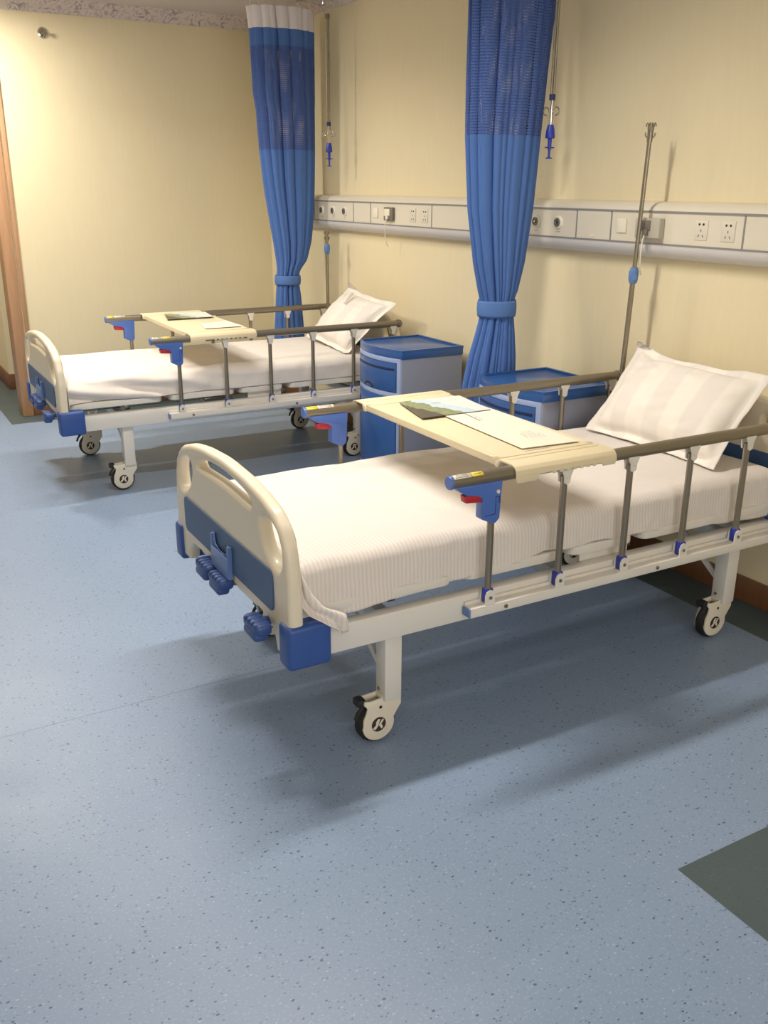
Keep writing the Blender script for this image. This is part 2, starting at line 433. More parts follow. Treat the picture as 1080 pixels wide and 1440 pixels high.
# space behind the doorway
struct(MB().box(-1.86, -0.4, 5.45, 8.0, 0, 2.6).build('wall_hallway', 'wall'))
struct(MB().box(-3.6, -3.5, YF+0.14, 8.0, 0, 2.6).build('wall_hallway_left', 'wall'))
struct(MB().box(-3.6, -0.3, 8.0, 8.1, 0, 2.6).build('wall_hallway_end', 'wall'))
struct(MB().box(-0.4, -0.3, YF+0.14, 5.45, 0, 2.6).build('wall_hallway_right', 'wall'))
struct(MB().box(-3.6, -0.3, YF+0.14, 8.1, 2.6, 2.68).build('ceiling_hallway', 'ceiling'))
struct(MB().box(-1.875, -0.4, 5.435, 5.45, 0, 0.12, 0.003).box(-1.875, -1.86, 5.45, 8.0, 0, 0.12, 0.003).build('baseboard_hallway', 'wood'))
# door frame
struct(MB().box(-1.945, -1.87, YF-0.015, YF+0.155, 0, 2.20, 0.006).box(-2.95, -2.875, YF-0.015, YF+0.155, 0, 2.20, 0.006)
       .box(-2.95, -1.87, YF-0.015, YF+0.155, 2.20, 2.275, 0.006).build('door_1', 'jamb'))
struct(MB().box(-1.862, -1.835, YF-0.012, YF, 0, 2.27, 0.003).build('trim_1', 'jamb'))
# skirting
struct(MB().box(-0.016, 0, YB, YF, 0, 0.10, 0.003).build('baseboard_head', 'wood'))
struct(MB().box(-1.87, -0.016, YF-0.016, YF, 0, 0.10, 0.003).build('baseboard_far', 'wood'))
# cornice
def cornice():
    mb = MB()
    prof = [(0, ZW), (-0.012, ZW), (-0.02, ZW+0.018), (-0.05, ZW+0.045), (-0.075, ZC-0.008), (-0.085, ZC), (0, ZC)]
    mb.prism(prof, lambda a, b, d: (a, d, b), YB, YF)
    mb.prism(prof, lambda a, b, d: (d, YF+a, b), XL, 0)
    return mb.build('trim_2', 'cornice')
struct(cornice())

# ------------------------------------------------------------------ bed
PIT = 0.2583; U0, U1 = -0.63, 1.37; W = 0.94

def board_outline(dz=0.0, leg=0.105):
    """outline of end board in (v,z); v 0..W"""
    pts = []
    # arch from far side to near side
    A = [(0.0, 0.36), (0.0, 0.52), (0.004, 0.60), (0.018, 0.67), (0.05, 0.725), (0.10, 0.758), (0.18, 0.78), (0.30, 0.797), (0.47, 0.806)]
    up = [(a, b+(dz if b > 0.4 else 0)) for a, b in A]
    dn = [(W-a, b) for a, b in reversed(up[:-1])]
    low = 0.436+dz*0.3
    bot = [(W-leg+0.01, 0.36), (W-leg, 0.385), (W-leg-0.01, low-0.03), (W-leg-0.05, low), (leg+0.05, low), (leg+0.01, low-0.03), (leg, 0.385), (leg-0.01, 0.36)]
    pts = up+dn+bot
    # densify then smooth lightly
    out = []
    n = len(pts)
    for i in range(n):
        a, b = pts[i], pts[(i+1) % n]
        for k in range(2): out.append((a[0]+(b[0]-a[0])*k/2, a[1]+(b[1]-a[1])*k/2))
    return smooth_poly(out, 2)

def end_board(root, u, face, dz, name):
    """face=-1: shows towards -u"""
    # local XY -> (v, z)
    mt = Matrix(((0, 0, 1, u), (1, 0, 0, 0), (0, 1, 0, 0), (0, 0, 0, 1)))
    mid = smooth_poly([(0.25, 0.722+dz), (0.36, 0.728+dz), (0.47, 0.731+dz), (0.58, 0.728+dz), (0.69, 0.722+dz), (0.70, 0.735+dz), (0.675, 0.752+dz), (0.60, 0.764+dz),
           (0.47, 0.773+dz), (0.34, 0.764+dz), (0.265, 0.752+dz), (0.24, 0.735+dz)], 2)
    h1 = smooth_poly([(0.045, 0.66+dz), (0.05, 0.615+dz), (0.075, 0.60+dz), (0.115, 0.61+dz), (0.155, 0.635+dz), (0.19, 0.69+dz), (0.185, 0.718+dz), (0.15, 0.733+dz), (0.095, 0.722+dz), (0.055, 0.695+dz)], 2)
    h2 = [(W-a, b) for a, b in h1]
    o = curve_plate(name, board_outline(dz), [mid, h1, h2], 0.042, 0.0145, mt, 'ivory', root)
    # tubular rim thickening the arch
    z0, z1 = 0.472+dz, 0.590+dz
    for f in (-1, 1):
        ins = curve_plate('inset_panel', rrect(0.10, 0.84, z0, z1, 0.022), [], 0.006, 0.002, Matrix(((0, 0, 1, u+f*0.0225), (1, 0, 0, 0), (0, 1, 0, 0), (0, 0, 0, 1))), 'inset', o)
        ins['label'] = 'recessed blue panel'
    for s in (0, 1):
        vv = (-0.010, 0.060) if s == 0 else (W-0.060, W+0.010)
        c0, c1 = (u-0.031, u+0.095) if face < 0 else (u-0.095, u+0.031)
        b = MB().box(c0, c1, vv[0], vv[1], 0.345, 0.468, 0.012, 3)
        k = b.build('corner_block', 'blue', o); k['label'] = 'blue corner block'
    return o

def build_bed():
    root = empty('hospital_bed')
    f = MB()
    for v0, v1 in ((0.022, 0.062), (W-0.062, W-0.022)):
        f.box(U0+0.07, U1-0.07, v0, v1, 0.352, 0.433, 0.004)
    for u in (U0+0.085, -0.285, 0.36, 1.105, U1-0.125):
        f.box(u-0.02, u+0.02, 0.06, W-0.06, 0.362, 0.40, 0.003)
    f.build('bed_frame', 'white', root)
    # under-structure: crank screws and lifting arms
    m = MB()
    for v in (0.26, 0.47, 0.68): m.cyl((U0+0.02, v, 0.415), (0.35 if v != 0.47 else 0.75, v, 0.415), 0.010)
    m.box(0.18, 0.30, 0.16, 0.78, 0.408, 0.432, 0.003); m.box(-0.28, -0.25, 0.10, 0.84, 0.425, 0.452, 0.003)
    m.box(0.62, 0.65, 0.10, 0.84, 0.425, 0.455, 0.003)
    m.build('lifting_mechanism', 'steel', root)
    for a, b in ((-0.28, 0.02), (0.58, 0.86)):
        g = MB().box(a, b, 0.60, 0.74, 0.402, 0.445, 0.01).build('gearbox_cover', 'navy', root); g['label'] = 'navy gearbox cover'
    # side plates between deck and beam
    for v in (0.064, W-0.064-0.006):
        MB().box(0.40, 0.60, v, v+0.006, 0.405, 0.463, 0.002).build('side_plate', 'white', root)
    # deck sections
    for a, b in ((-0.575, -0.087), (-0.047, 0.322), (0.348, 0.612), (0.645, 1.32)):
        MB().prism(rrect(a, b, 0.044, W-0.044, 0.035), lambda x, y, d: (x, y, d), 0.462, 0.494, 0.006).build('deck_section', 'white', root)
    # legs and casters
    for u, w in ((-0.285, -0.327), (1.108, 1.066)):
        for side in (0, 1):
            S = (lambda v: v) if side == 0 else (lambda v: W-v)
            def bx(mb, x0, x1, a, b, z0, z1, bev=0.003):
                y0, y1 = sorted((S(a), S(b))); mb.box(x0, x1, y0, y1, z0, z1, bev)
            lg = MB(); bx(lg, u-0.028, u+0.028, 0.048, 0.104, 0.135, 0.353, 0.004)
            leg = lg.build('leg', 'white', root)
            br = MB(); br.prism([(0.10, 0.20), (0.10, 0.228), (0.30, 0.362), (0.335, 0.362)], lambda a, b, d: (d, S(a), b), u-0.012, u-0.006)
            br.build('leg_brace', 'white', leg)
            bo = MB().lathe([(0, 0), (0.006, 0), (0.006, 0.003), (0, 0.005)], (u-0.028, S(0.085), 0.165), (-1, 0, 0), 12)
            bo.build('bolt', 'steel', leg)
            # caster
            vc = 0.083; zc = 0.0625
            cs = MB()
            cs.lathe([(0, 0.138), (0.024, 0.138), (0.026, 0.150), (0.0, 0.152)], (u, S(vc), 0), (0, 0, 1))
            # hood plates each side of the wheel
            hood = [(w-0.050, 0.060)]
            for k in range(13):
                a = math.radians(188+k*15.5); hood.append((w+0.0525*math.cos(a), zc+0.0525*math.sin(a)))
            hood += [(w+0.062, 0.093), (u+0.033, 0.112), (u+0.033, 0.150), (w-0.030, 0.143), (w-0.045, 0.147), (w-0.048, 0.136), (w-0.036, 0.122), (w-0.040, 0.105), (w-0.049, 0.085)]
            for a, b in ((vc-0.024, vc-0.017), (vc+0.017, vc+0.024)):
                cs.prism(hood, lambda p, q, d: (p, S(d), q), a, b, 0.002)
            bx(cs, u-0.03, u+0.033, vc-0.022, vc+0.022, 0.128, 0.150, 0.004)
            cst = cs.build('caster', 'castor', root)
            ty = MB().lathe([(0.012, -0.016), (0.050, -0.016), (0.058, -0.015), (0.0625, -0.008), (0.0625, 0.008), (0.058, 0.015), (0.050, 0.016), (0.012, 0.016)], (w, S(vc), zc), (0, 1, 0), 36)
            t = ty.build('wheel', 'black', cst); t['label'] = 'black rubber wheel'
            pd = MB(); bx(pd, w-0.066, w-0.038, vc-0.018, vc+0.018, 0.128, 0.152, 0.006)
            pd.tube([(w-0.04, S(vc-0.012), 0.135), (w-0.062, S(vc-0.012), 0.11), (w-0.07, S(vc-0.012), 0.09)], 0.006, 8)
            pd.build('brake_pedal', 'black', cst)
            for vs, o_ in ((vc-0.024, -1), (vc+0.024, 1)):
                yy = S(vs); oo = o_ if side == 0 else -o_
                em = MB().lathe([(0, 0.0), (0.0235, 0.0), (0.0235, 0.0008), (0, 0.0008)], (w, yy, zc), (0, oo, 0), 28)
                MB().lathe([(0, 0.0), (0.005, 0.0), (0.005, 0.001), (0, 0.001)], (w+0.006, yy, 0.118), (0, oo, 0), 12).build('axle_bolt', 'brown_print', cst)
                e = em.build('emblem', 'brown_print', cst); e['label'] = 'dark round emblem'
                gl = MB(); y2 = yy+oo*0.0006; y3 = yy+oo*0.0016
                for q in ([(-0.020, -0.010), (-0.012, -0.016), (-0.002, -0.004), (0.000, 0.006), (0.005, 0.016), (-0.003, 0.018), (-0.010, 0.008), (-0.009, 0.000)],
                          [(0.000, 0.000), (0.012, 0.016), (0.017, 0.012), (0.008, 0.001), (0.014, -0.012), (0.008, -0.016), (0.002, -0.006)]):
                    gl.prism([(w+a*(-oo), zc+b) if oo > 0 else (w+a, zc+b) for a, b in q], lambda p, q2, d: (p, d, q2), y2, y3)
                gl.build('emblem_mark', 'castor', cst)
    # boards
    fb = end_board(root, U0+0.028, -1, 0.0, 'footboard')
    hb = end_board(root, U1-0.028, 1, 0.055, 'headboard')
    # card holder on the footboard
    ch = MB()
    uf = U0+0.028-0.0265
    pol = [(0.40, 0.455), (0.55, 0.455), (0.55, 0.558), (0.535, 0.558), (0.525, 0.528), (0.50, 0.518), (0.45, 0.518), (0.43, 0.528), (0.42, 0.556), (0.40, 0.556)]
    ch.prism(pol, lambda a, b, d: (d, a, b), uf-0.006, uf-0.003, 0.001)
    ch.prism([(0.40, 0.455), (0.41, 0.455), (0.41, 0.556), (0.40, 0.556)], lambda a, b, d: (d, a, b), uf-0.012, uf)
    ch.prism([(0.54, 0.455), (0.55, 0.455), (0.55, 0.556), (0.54, 0.556)], lambda a, b, d: (d, a, b), uf-0.012, uf)
    ch.prism([(0.405, 0.455), (0.545, 0.455), (0.545, 0.520), (0.405, 0.520)], lambda a, b, d: (d, a, b), uf-0.014, uf-0.011, 0.001)
    c = ch.build('card_holder', 'pale_blue', fb)
    # crank handles folded under the footboard
    for v in (0.585, 0.462, 0.13):
        k = MB(); u = U0-(0.030 if v < 0.2 else 0.012)
        k.box(u-0.026, u+0.022, v-0.052, v+0.052, 0.418, 0.452, 0.012, 3)
        k.box(u-0.030, u+0.010, v-0.046, v+0.040, 0.402, 0.430, 0.011, 3)
        k.cyl((u+0.01, v+0.03, 0.425), (U0+0.10, v+0.03, 0.425), 0.012)
        for t in range(4): k.box(u-0.0275, u+0.018, v-0.040+t*0.022, v-0.032+t*0.022, 0.438, 0.4545, 0.003)
        h = k.build('crank_handle', 'crank', root)
    # side rails
    for side in (0, 1):
        o = -1 if side == 0 else 1; vc = 0.0 if side == 0 else W
        def V(d): return vc+o*d       # d = distance outwards
        def bxv(mb, x0, x1, a, b, z0, z1, bev=0.002, seg=2):
            y0, y1 = sorted((V(a), V(b))); mb.box(x0, x1, y0, y1, z0, z1, bev, seg)
        b = MB(); bxv(b, -0.068, 1.362, -0.020, 0.018, 0.374, 0.404, 0.003)
        bxv(b, -0.068, 1.362, -0.021, -0.013, 0.400, 0.414, 0.001)
        rail = b.build('side_rail', 'white', root); rail['label'] = 'folding steel side rail'
        for ua, ub in ((-0.074, -0.067), (1.361, 1.368)):
            e = MB(); bxv(e, ua, ub, -0.018, 0.016, 0.376, 0.402, 0.002); e.build('end_cap', 'pale_blue', rail)
        for u in (0.055, 0.66, 1.2):
            MB().lathe([(0, 0), (0.0065, 0), (0.006, 0.004), (0, 0.005)], (u, V(0.018), 0.388), (0, o, 0), 12).build('rail_bolt', 'steel', rail)
        tb = MB().cyl((-0.14, vc, 0.790), (1.335, vc, 0.790), 0.019, 26)
        tb.build('top_tube', 'tube', rail)
        cp = MB().lathe([(0.0, -0.147), (0.018, -0.147), (0.0196, -0.144), (0.0196, -0.139), (0, -0.139)], (0, vc, 0.790), (1, 0, 0), 24)
        cp.build('tube_end_cap', 'handle', rail)
        ec = MB().lathe([(0.0, 1.352), (0.014, 1.350), (0.022, 1.342), (0.0225, 1.322), (0, 1.322)], (0, vc, 0.790), (1, 0, 0), 24)
        ec.build('tube_stop', 'greydark', rail)
        for k in range(6):
            u = k*PIT
            p = MB().cyl((u, vc, 0.425), (u, vc, 0.752 if k else 0.70), 0.0105, 18)
            p.build('rail_post', 'steel', rail)
            q = MB()
            br = [(u-0.017, 0.402), (u+0.017, 0.402), (u+0.017, 0.432), (u+0.012, 0.444), (u, 0.449), (u-0.012, 0.444), (u-0.017, 0.432)]
            for a_, b_ in ((0.012, 0.0155), (-0.0155, -0.012)):
                q.prism(br, lambda p_, q_, d: (p_, V(d), q_), a_, b_)
            bxv(q, u-0.017, u+0.017, -0.013, 0.013, 0.402, 0.406, 0.0005)
            q.build('post_hinge', 'white', rail)
            pin = MB().lathe([(0, 0), (0.0055, 0), (0.005, 0.003), (0, 0.0035)], (u, V(0.0155), 0.425), (0, o, 0), 12)
            pin.build('hinge_pin', 'steel', rail)
            ins = MB(); bxv(ins, u-0.0135, u+0.0135, -0.0118, 0.0118, 0.407, 0.452, 0.004)
            ins.build('hinge_insert', 'grip', rail)
            if k:
                t = MB()
                yb = [(u-0.024, 0.782), (u-0.020, 0.770), (u-0.012, 0.755), (u-0.011, 0.735), (u, 0.729), (u+0.011, 0.735), (u+0.013, 0.755), (u+0.020, 0.770), (u+0.024, 0.782)]
                for a_, b_ in ((0.0115, 0.015), (-0.015, -0.0115)):
                    t.prism(yb, lambda p_, q_, d: (p_, V(d), q_), a_, b_)
                t.lathe([(0, 0), (0.004, 0), (0.0035, 0.002), (0, 0.003)], (u, V(0.015), 0.749), (0, o, 0), 10)
                t.build('tube_clamp', 'white', rail)
        # release handle
        h = MB()
        gp = [(-0.128, 0.779), (0.024, 0.779), (0.021, 0.735), (0.018, 0.668), (0.006, 0.655), (-0.006, 0.655), (-0.042, 0.672), (-0.042, 0.733), (-0.060, 0.744), (-0.095, 0.750), (-0.122, 0.766)]
        h.prism(gp, lambda a, b_, d: (a, V(d), b_), -0.018, 0.018, 0.004)
        hh = h.build('release_handle', 'handle', rail); hh['label'] = 'blue release handle'
        sl = MB(); sl.prism([(0.012, 0.715), (0.0145, 0.715), (0.0145, 0.735), (0.0, 0.7352), (0.0, 0.7335), (0.012, 0.733)], lambda a, b_, d: (a, V(d), b_), 0.017, 0.0186)
        sl.prism([(-0.034, 0.680), (0.002, 0.683), (0.002, 0.7335), (0.0005, 0.7335), (0.0005, 0.6845), (-0.034, 0.6815)], lambda a, b_, d: (a, V(d), b_), 0.017, 0.0186)
        sl.build('handle_groove', 'navy', rail)
        sc = MB().lathe([(0, 0), (0.006, 0), (0.005, 0.003), (0, 0.004)], (0.008, V(0.018), 0.748), (0, o, 0), 14)
        sc.build('handle_screw', 'castor', rail)
        tr = MB(); tr.prism([(-0.100, 0.748), (-0.040, 0.750), (-0.040, 0.722), (-0.096, 0.727)], lambda a, b_, d: (a, V(d), b_), -0.013, 0.0135, 0.003)
        r_ = tr.build('release_trigger', 'red', rail); r_['label'] = 'red release trigger'
        # labels wrapped over the tube
        def patch(nm, u0, u1, a0, a1, m, rr=0.0194):
            P = []
            for i in range(2):
                P.append([((u0, u1)[i], vc-rr*math.cos(math.radians(a0+(a1-a0)*j/8)), 0.790+rr*math.sin(math.radians(a0+(a1-a0)*j/8))) for j in range(9)])
            return grid_obj(nm, P, m, rail, solid=0.0004)
        if side == 0: wl, yl = (-0.137, -0.080), (-0.078, -0.040)
        else: yl, wl = (-0.137, -0.095), (-0.093, -0.030)
        patch('white_label', wl[0], wl[1], 40, 95, 'white_p'); patch('yellow_label', yl[0], yl[1], 40, 95, 'yellow')
        t1 = wl[0]+0.006
        for k, (a0, a1) in enumerate(((50, 56), (64, 69), (76, 84))):
            patch('label_text', t1+0.002*k, wl[1]-0.008, a0, a1, 'ink', 0.0197)
        patch('label_text', yl[0]+0.006, yl[1]-0.006, 62, 70, 'ink', 0.0197)
    return root

BEDS = [((-1.4352, -0.4318, 0), math.radians(-0.42)), ((-1.4425, 2.3285, 0), math.radians(-0.42))]
bed = build_bed()
bed.location = BEDS[0][0]; bed.rotation_euler = (0, 0, BEDS[0][1])
tag(bed, 'ivory and blue hospital bed in the foreground, its footboard nearest the camera, standing on castors', 'bed', 'hospital beds against the cream wall')
bed2 = copy_tree(bed); bed2.location = BEDS[1][0]; bed2.rotation_euler = (0, 0, BEDS[1][1])
tag(bed2, 'ivory and blue hospital bed further back, standing near the wood door frame', 'bed', 'hospital beds against the cream wall')

def at_bed(o, k, off=(0, 0, 0)):
    """place object built in bed coordinates (offset off) at bed k"""
    (x, y, z), a = BEDS[k]; c, s = math.cos(a), math.sin(a)
    o.location = (x+c*off[0]-s*off[1], y+s*off[0]+c*off[1], z+off[2]); o.rotation_euler = (0, 0, a)
    return o

# ------------------------------------------------------------------ mattress + sheet
def nz(x, y, z, s=1.0, seed=0.0): return noise.noise(Vector((x*s+seed, y*s, z*s)))

def make_mattress(k):
    m = MB().box(-0.56, 1.275, 0.082, W-0.082, 0.4955, 0.586, 0.03, 4)
    o = m.build('mattress', 'mattress')
    at_bed(o, k)
    return o
def make_sheet(k):
    u0, u1 = -0.572, 1.288; v0, v1 = 0.052, W-0.052; zt = 0.612; r = 0.045
    nu, seed = 240, 3.1+7*k
    us = list(np.linspace(u0, u1, nu))
    # profile across: list of (v, z-drop parameter)
    def hem(u, far):
        if k == 0:
            t = (u-u0)/(u1-u0)
            h = np.interp(t, [0, 0.06, 0.2, 0.42, 0.6, 0.75, 0.9, 1.0], [0.452, 0.452, 0.462, 0.493, 0.492, 0.478, 0.448, 0.44])
            return h+0.006*nz(u, 0, 0, 9, seed)+0.003*math.sin(u*31)
        t = (u-u0)/(u1-u0)
        h = np.interp(t, [0, 0.25, 0.45, 0.7, 1.0], [0.496, 0.494, 0.495, 0.494, 0.494])
        return h+0.003*nz(u, 0, 0, 9, seed)
    rows = []
    nside, ncor, ntop = 16, 8, 70
    ends = [(u0, 0.14*t) for t in np.linspace(1, 0, 10)[:-1]]+[None]*nu+[(u1, 0.14*t) for t in np.linspace(0, 1, 10)[1:]]
    ui = 0
    for e in ends:
        if e is None: u = us[ui]; ui += 1; cap = 0
        else: u, cap = e
        # rounding of ends
        d = min(u-u0, u1-u); dz = 0
        if d < r: dz = r-math.sqrt(max(0, r*r-(r-d)**2))
        row = []
        zt_ = zt-dz-cap
        hn, hf = hem(u, 0), hem(u, 1)
        prof = []
        for j in range(nside): prof.append((v0, hn+(zt-r-hn)*j/nside, 0))
        for j in range(ncor): a = PI/2*j/ncor; prof.append((v0+r-r*math.cos(a), zt-r+r*math.sin(a), a/(PI/2)))
        for j in range(ntop+1): prof.append((v0+r+(v1-v0-2*r)*j/ntop, zt, 1))
        for j in range(1, ncor+1): a = PI/2*j/ncor; prof.append((v1-r+r*math.sin(a), zt-r+r*math.cos(a), 1-a/(PI/2)))
        for j in range(1, nside+1): prof.append((v1, zt-r-(zt-r-hf)*j/nside, 0))
        for (v, z, topness) in prof:
            z2 = min(z, zt_) if cap == 0 else min(z, zt_)
            uu = u
            near = v < W/2
            # side panels: bulge and drape folds
            sd = 1-topness
            low = max(0, (zt-r-z)/0.15)
            if k == 0:
                amp = 0.006+0.010*low
                off = amp*nz(u, z*0.4, 0, 9, seed)+0.003*nz(u, z, 0, 30, seed)
                off += 0.010*low*(1 if near else 0.3)
                zz = 0.0045*nz(u, v, 0, 5, seed+9)+0.0022*nz(u, v, 0, 16, seed)+0.003*nz(u*0.4, v*2.4, 0, 6, seed+3)
                # ripples near the foot corner and under the tray
                zz += 0.002*math.sin((u*0.6+v*1.6)*22+2*nz(u, v, 0, 4, seed))*math.exp(-((u+0.1)/0.35)**2)
            else:
                # strong slanted folds on the near side toward the foot
                wgt = max(0, 1-(u-u0)/1.15)
                arg = (u*0.9+z*5.0)*14+1.6*nz(u, z*2, 0, 4, seed)
                off = 0.008+0.042*wgt*math.sin(arg)*(0.35+0.65*low)+0.006*nz(u, z, 0, 14, seed)
                zz = 0.005*nz(u, v, 0, 5, seed+9)+0.0025*nz(u, v, 0, 14, seed)
                zz += 0.016*wgt*max(0, 1-(v-v0)/0.34)*math.sin((u*0.9-v*1.8)*14+2*nz(u, v, 0, 4, seed))
            vv = v+(-off if near else off)*sd
            if cap == 0: z2 = z2+zz*topness*min(1, d/0.04+0.2)+0.002
            row.append((uu, vv, z2))
        rows.append(row)
    # arrange: rows along u
    P = np.array(rows)
    o = grid_obj('bed_sheet', P, 'sheet' if k == 0 else 'sheet2', None, solid=0.002)
    at_bed(o, k)
    if k == 0:
        # loose corner hanging beside the footboard
        cen = [(-0.572, 0.060, 0.604), (-0.575, 0.040, 0.572), (-0.570, 0.026, 0.532), (-0.548, 0.010, 0.500), (-0.512, -0.004, 0.484), (-0.484, -0.014, 0.464), (-0.474, -0.018, 0.436)]
        wid = [0.012, 0.022, 0.030, 0.034, 0.040, 0.042, 0.030]
        P = []
        n = 24
        for i in range(n):
            t = i/(n-1)*(len(cen)-1); a = min(int(t), len(cen)-2); f = t-a
            c = [cen[a][q]*(1-f)+cen[a+1][q]*f for q in range(3)]; w = wid[a]*(1-f)+wid[a+1]*f
            row = []
            for j in range(13):
                s = -1+2*j/12
                ang = 0.35+0.5*i/n
                row.append((c[0]+s*w*math.cos(ang)*0.6+0.004*math.sin(s*5+i*0.3), c[1]-abs(s)**2*0.0+0.010*math.cos(s*3.2+0.6*i/n*PI)-0.004, c[2]+s*w*math.sin(ang)*0.55+0.003*math.sin(s*4+i*0.5)))
            P.append(row)
        lc = grid_obj('loose_corner', P, 'sheet', o, solid=0.002); lc['label'] = 'loose sheet corner hanging down'
    return o
m1 = make_mattress(0); tag(m1, 'mattress of the foreground bed, covered by the striped white sheet', 'mattress', 'mattresses under the sheets')
m2 = make_mattress(1); tag(m2, 'mattress of the bed further back, covered by the creased white sheet', 'mattress', 'mattresses under the sheets')
s1 = make_sheet(0); tag(s1, 'white sheet with fine stripes draped over the foreground bed, one corner hanging at the footboard', 'bed sheet', 'white bed sheets')
s2 = make_sheet(1); tag(s2, 'creased white sheet tucked over the bed further back near the door frame', 'bed sheet', 'white bed sheets')

# ------------------------------------------------------------------ pillows
def make_pillow(k, name='pillow'):
    hw, hh, fl, T = (0.300 if k == 0 else 0.272), (0.165 if k == 0 else 0.170), 0.035, 0.078
    shear = 0.04 if k == 0 else -0.24
    n, m = 90, 64
    Pf, Pb = [], []
    seed = 11.0+k*5
    # lean: local a along +v, b up the slope
    lean = math.radians(51 if k == 0 else 50)
    cen = Vector((1.176, 0.476, 0.770)) if k == 0 else Vector((1.180, 0.352, 0.775))
    tilt = math.radians(0 if k == 0 else 4)
    for i in range(n+1):
        rf, rb = [], []
        a = -1+2*i/n; A = a*(hw+fl)
        for j in range(m+1):
            b = -1+2*j/m; B = b*(hh+fl)
            an = min(1, abs(A)/hw); bn = min(1, abs(B)/hh)
            prof = ((1-an**2.6)*(1-bn**2.6))
            th = T*max(0, prof)**0.45
            # edges pulled in between corners
            pin = 1-0.055*(1-bn**2)*(abs(a)**2)
            pinb = 1-0.07*(1-an**2)*(abs(b)**2)
            x = A*pin; y = B*pinb
            flg = 1 if (abs(A) > hw or abs(B) > hh) else 0
            wv = 0.010*nz(A, B, 0, 9, seed)*flg+0.006*math.sin(A*26+B*8)*flg
            wr = 0.013*nz(A, B, 0, 4, seed)+0.006*nz(A*1.5+B, B*2.2, 0, 11, seed)-0.007*math.exp(-((A*0.8-B+0.04*math.sin(B*20))/0.02)**2)*max(0, B/hh)
            # top far corner stands up like an ear
            ear = math.exp(-((a-0.97)**2+(b-0.97)**2)/0.06)
            y2 = y+0.04*ear; x2 = x+0.0*ear
            if k == 1: ear2 = math.exp(-((a+0.97)**2+(b-0.97)**2)/0.03); y2 += 0.0*ear2; x2 -= 0.02*ear2
            xs = x2+shear*(y2)
            xr, yr = xs*math.cos(tilt)-y2*math.sin(tilt), xs*math.sin(tilt)+y2*math.cos(tilt)
            for lst, sg in ((rf, 1), (rb, -0.65)):
                d = sg*th+wr*(1 if th > 0.01 else 0.3)+wv+sg*0.0012
                # local axes: v along +y, slope up: (cos, 0, sin) ; normal: (-sin,0,cos)
                px = cen.x+yr*math.cos(lean)-d*math.sin(lean)
                pz = cen.z+yr*math.sin(lean)+d*math.cos(lean)
                py = cen.y+xr
                zmin = 0.622
                if pz < zmin:
                    px -= (zmin-pz)*0.55; pz = zmin+0.0005*flg+0.012*max(0, sg)*min(1, (zmin-pz)/0.05)*(1-flg)+0.0015*max(0, sg)
                px = min(px, 1.306)
                lst.append((px, py, pz))
        Pf.append(rf); Pb.append(rb)
    bm = bmesh.new()
    def addg(P, flip):
        vs = [[bm.verts.new(p) for p in r] for r in P]
        for i in range(len(vs)-1):
            for j in range(len(vs[0])-1):
                q = (vs[i][j], vs[i+1][j], vs[i+1][j+1], vs[i][j+1])
                bm.faces.new(q if not flip else tuple(reversed(q)))
        return vs
    F = addg(Pf, False); B = addg(Pb, True)
    # rim
    def rim(fa, ba):
        for a, b, c, d in zip(fa, fa[1:], ba[1:], ba): bm.faces.new((a, b, c, d))
    rim([r[0] for r in F], [r[0] for r in B]); rim([r[-1] for r in F], [r[-1] for r in B]); rim(F[0], B[0]); rim(F[-1], B[-1])
    bmesh.ops.recalc_face_normals(bm, faces=bm.faces)
    me = bpy.data.meshes.new(name); bm.to_mesh(me); bm.free()
    for p in me.polygons: p.use_smooth = True
    me.materials.append(M['pillow'])
    o = link(bpy.data.objects.new(name, me)); at_bed(o, k)
    return o
p1 = make_pillow(0); tag(p1, 'white flanged pillow propped against the headboard of the foreground bed', 'pillow', 'white pillows propped at the headboards')
p2 = make_pillow(1); tag(p2, 'white flanged pillow with a cloth tie, propped up on the bed further back', 'pillow', 'white pillows propped at the headboards')
tie = MB().tube([(1.225, 0.37, 0.935), (1.200, 0.362, 0.925), (1.176, 0.355, 0.905), (1.154, 0.35, 0.880)], [0.006, 0.014, 0.012, 0.008], 10).build('pillow_tie', 'pillow', p2)

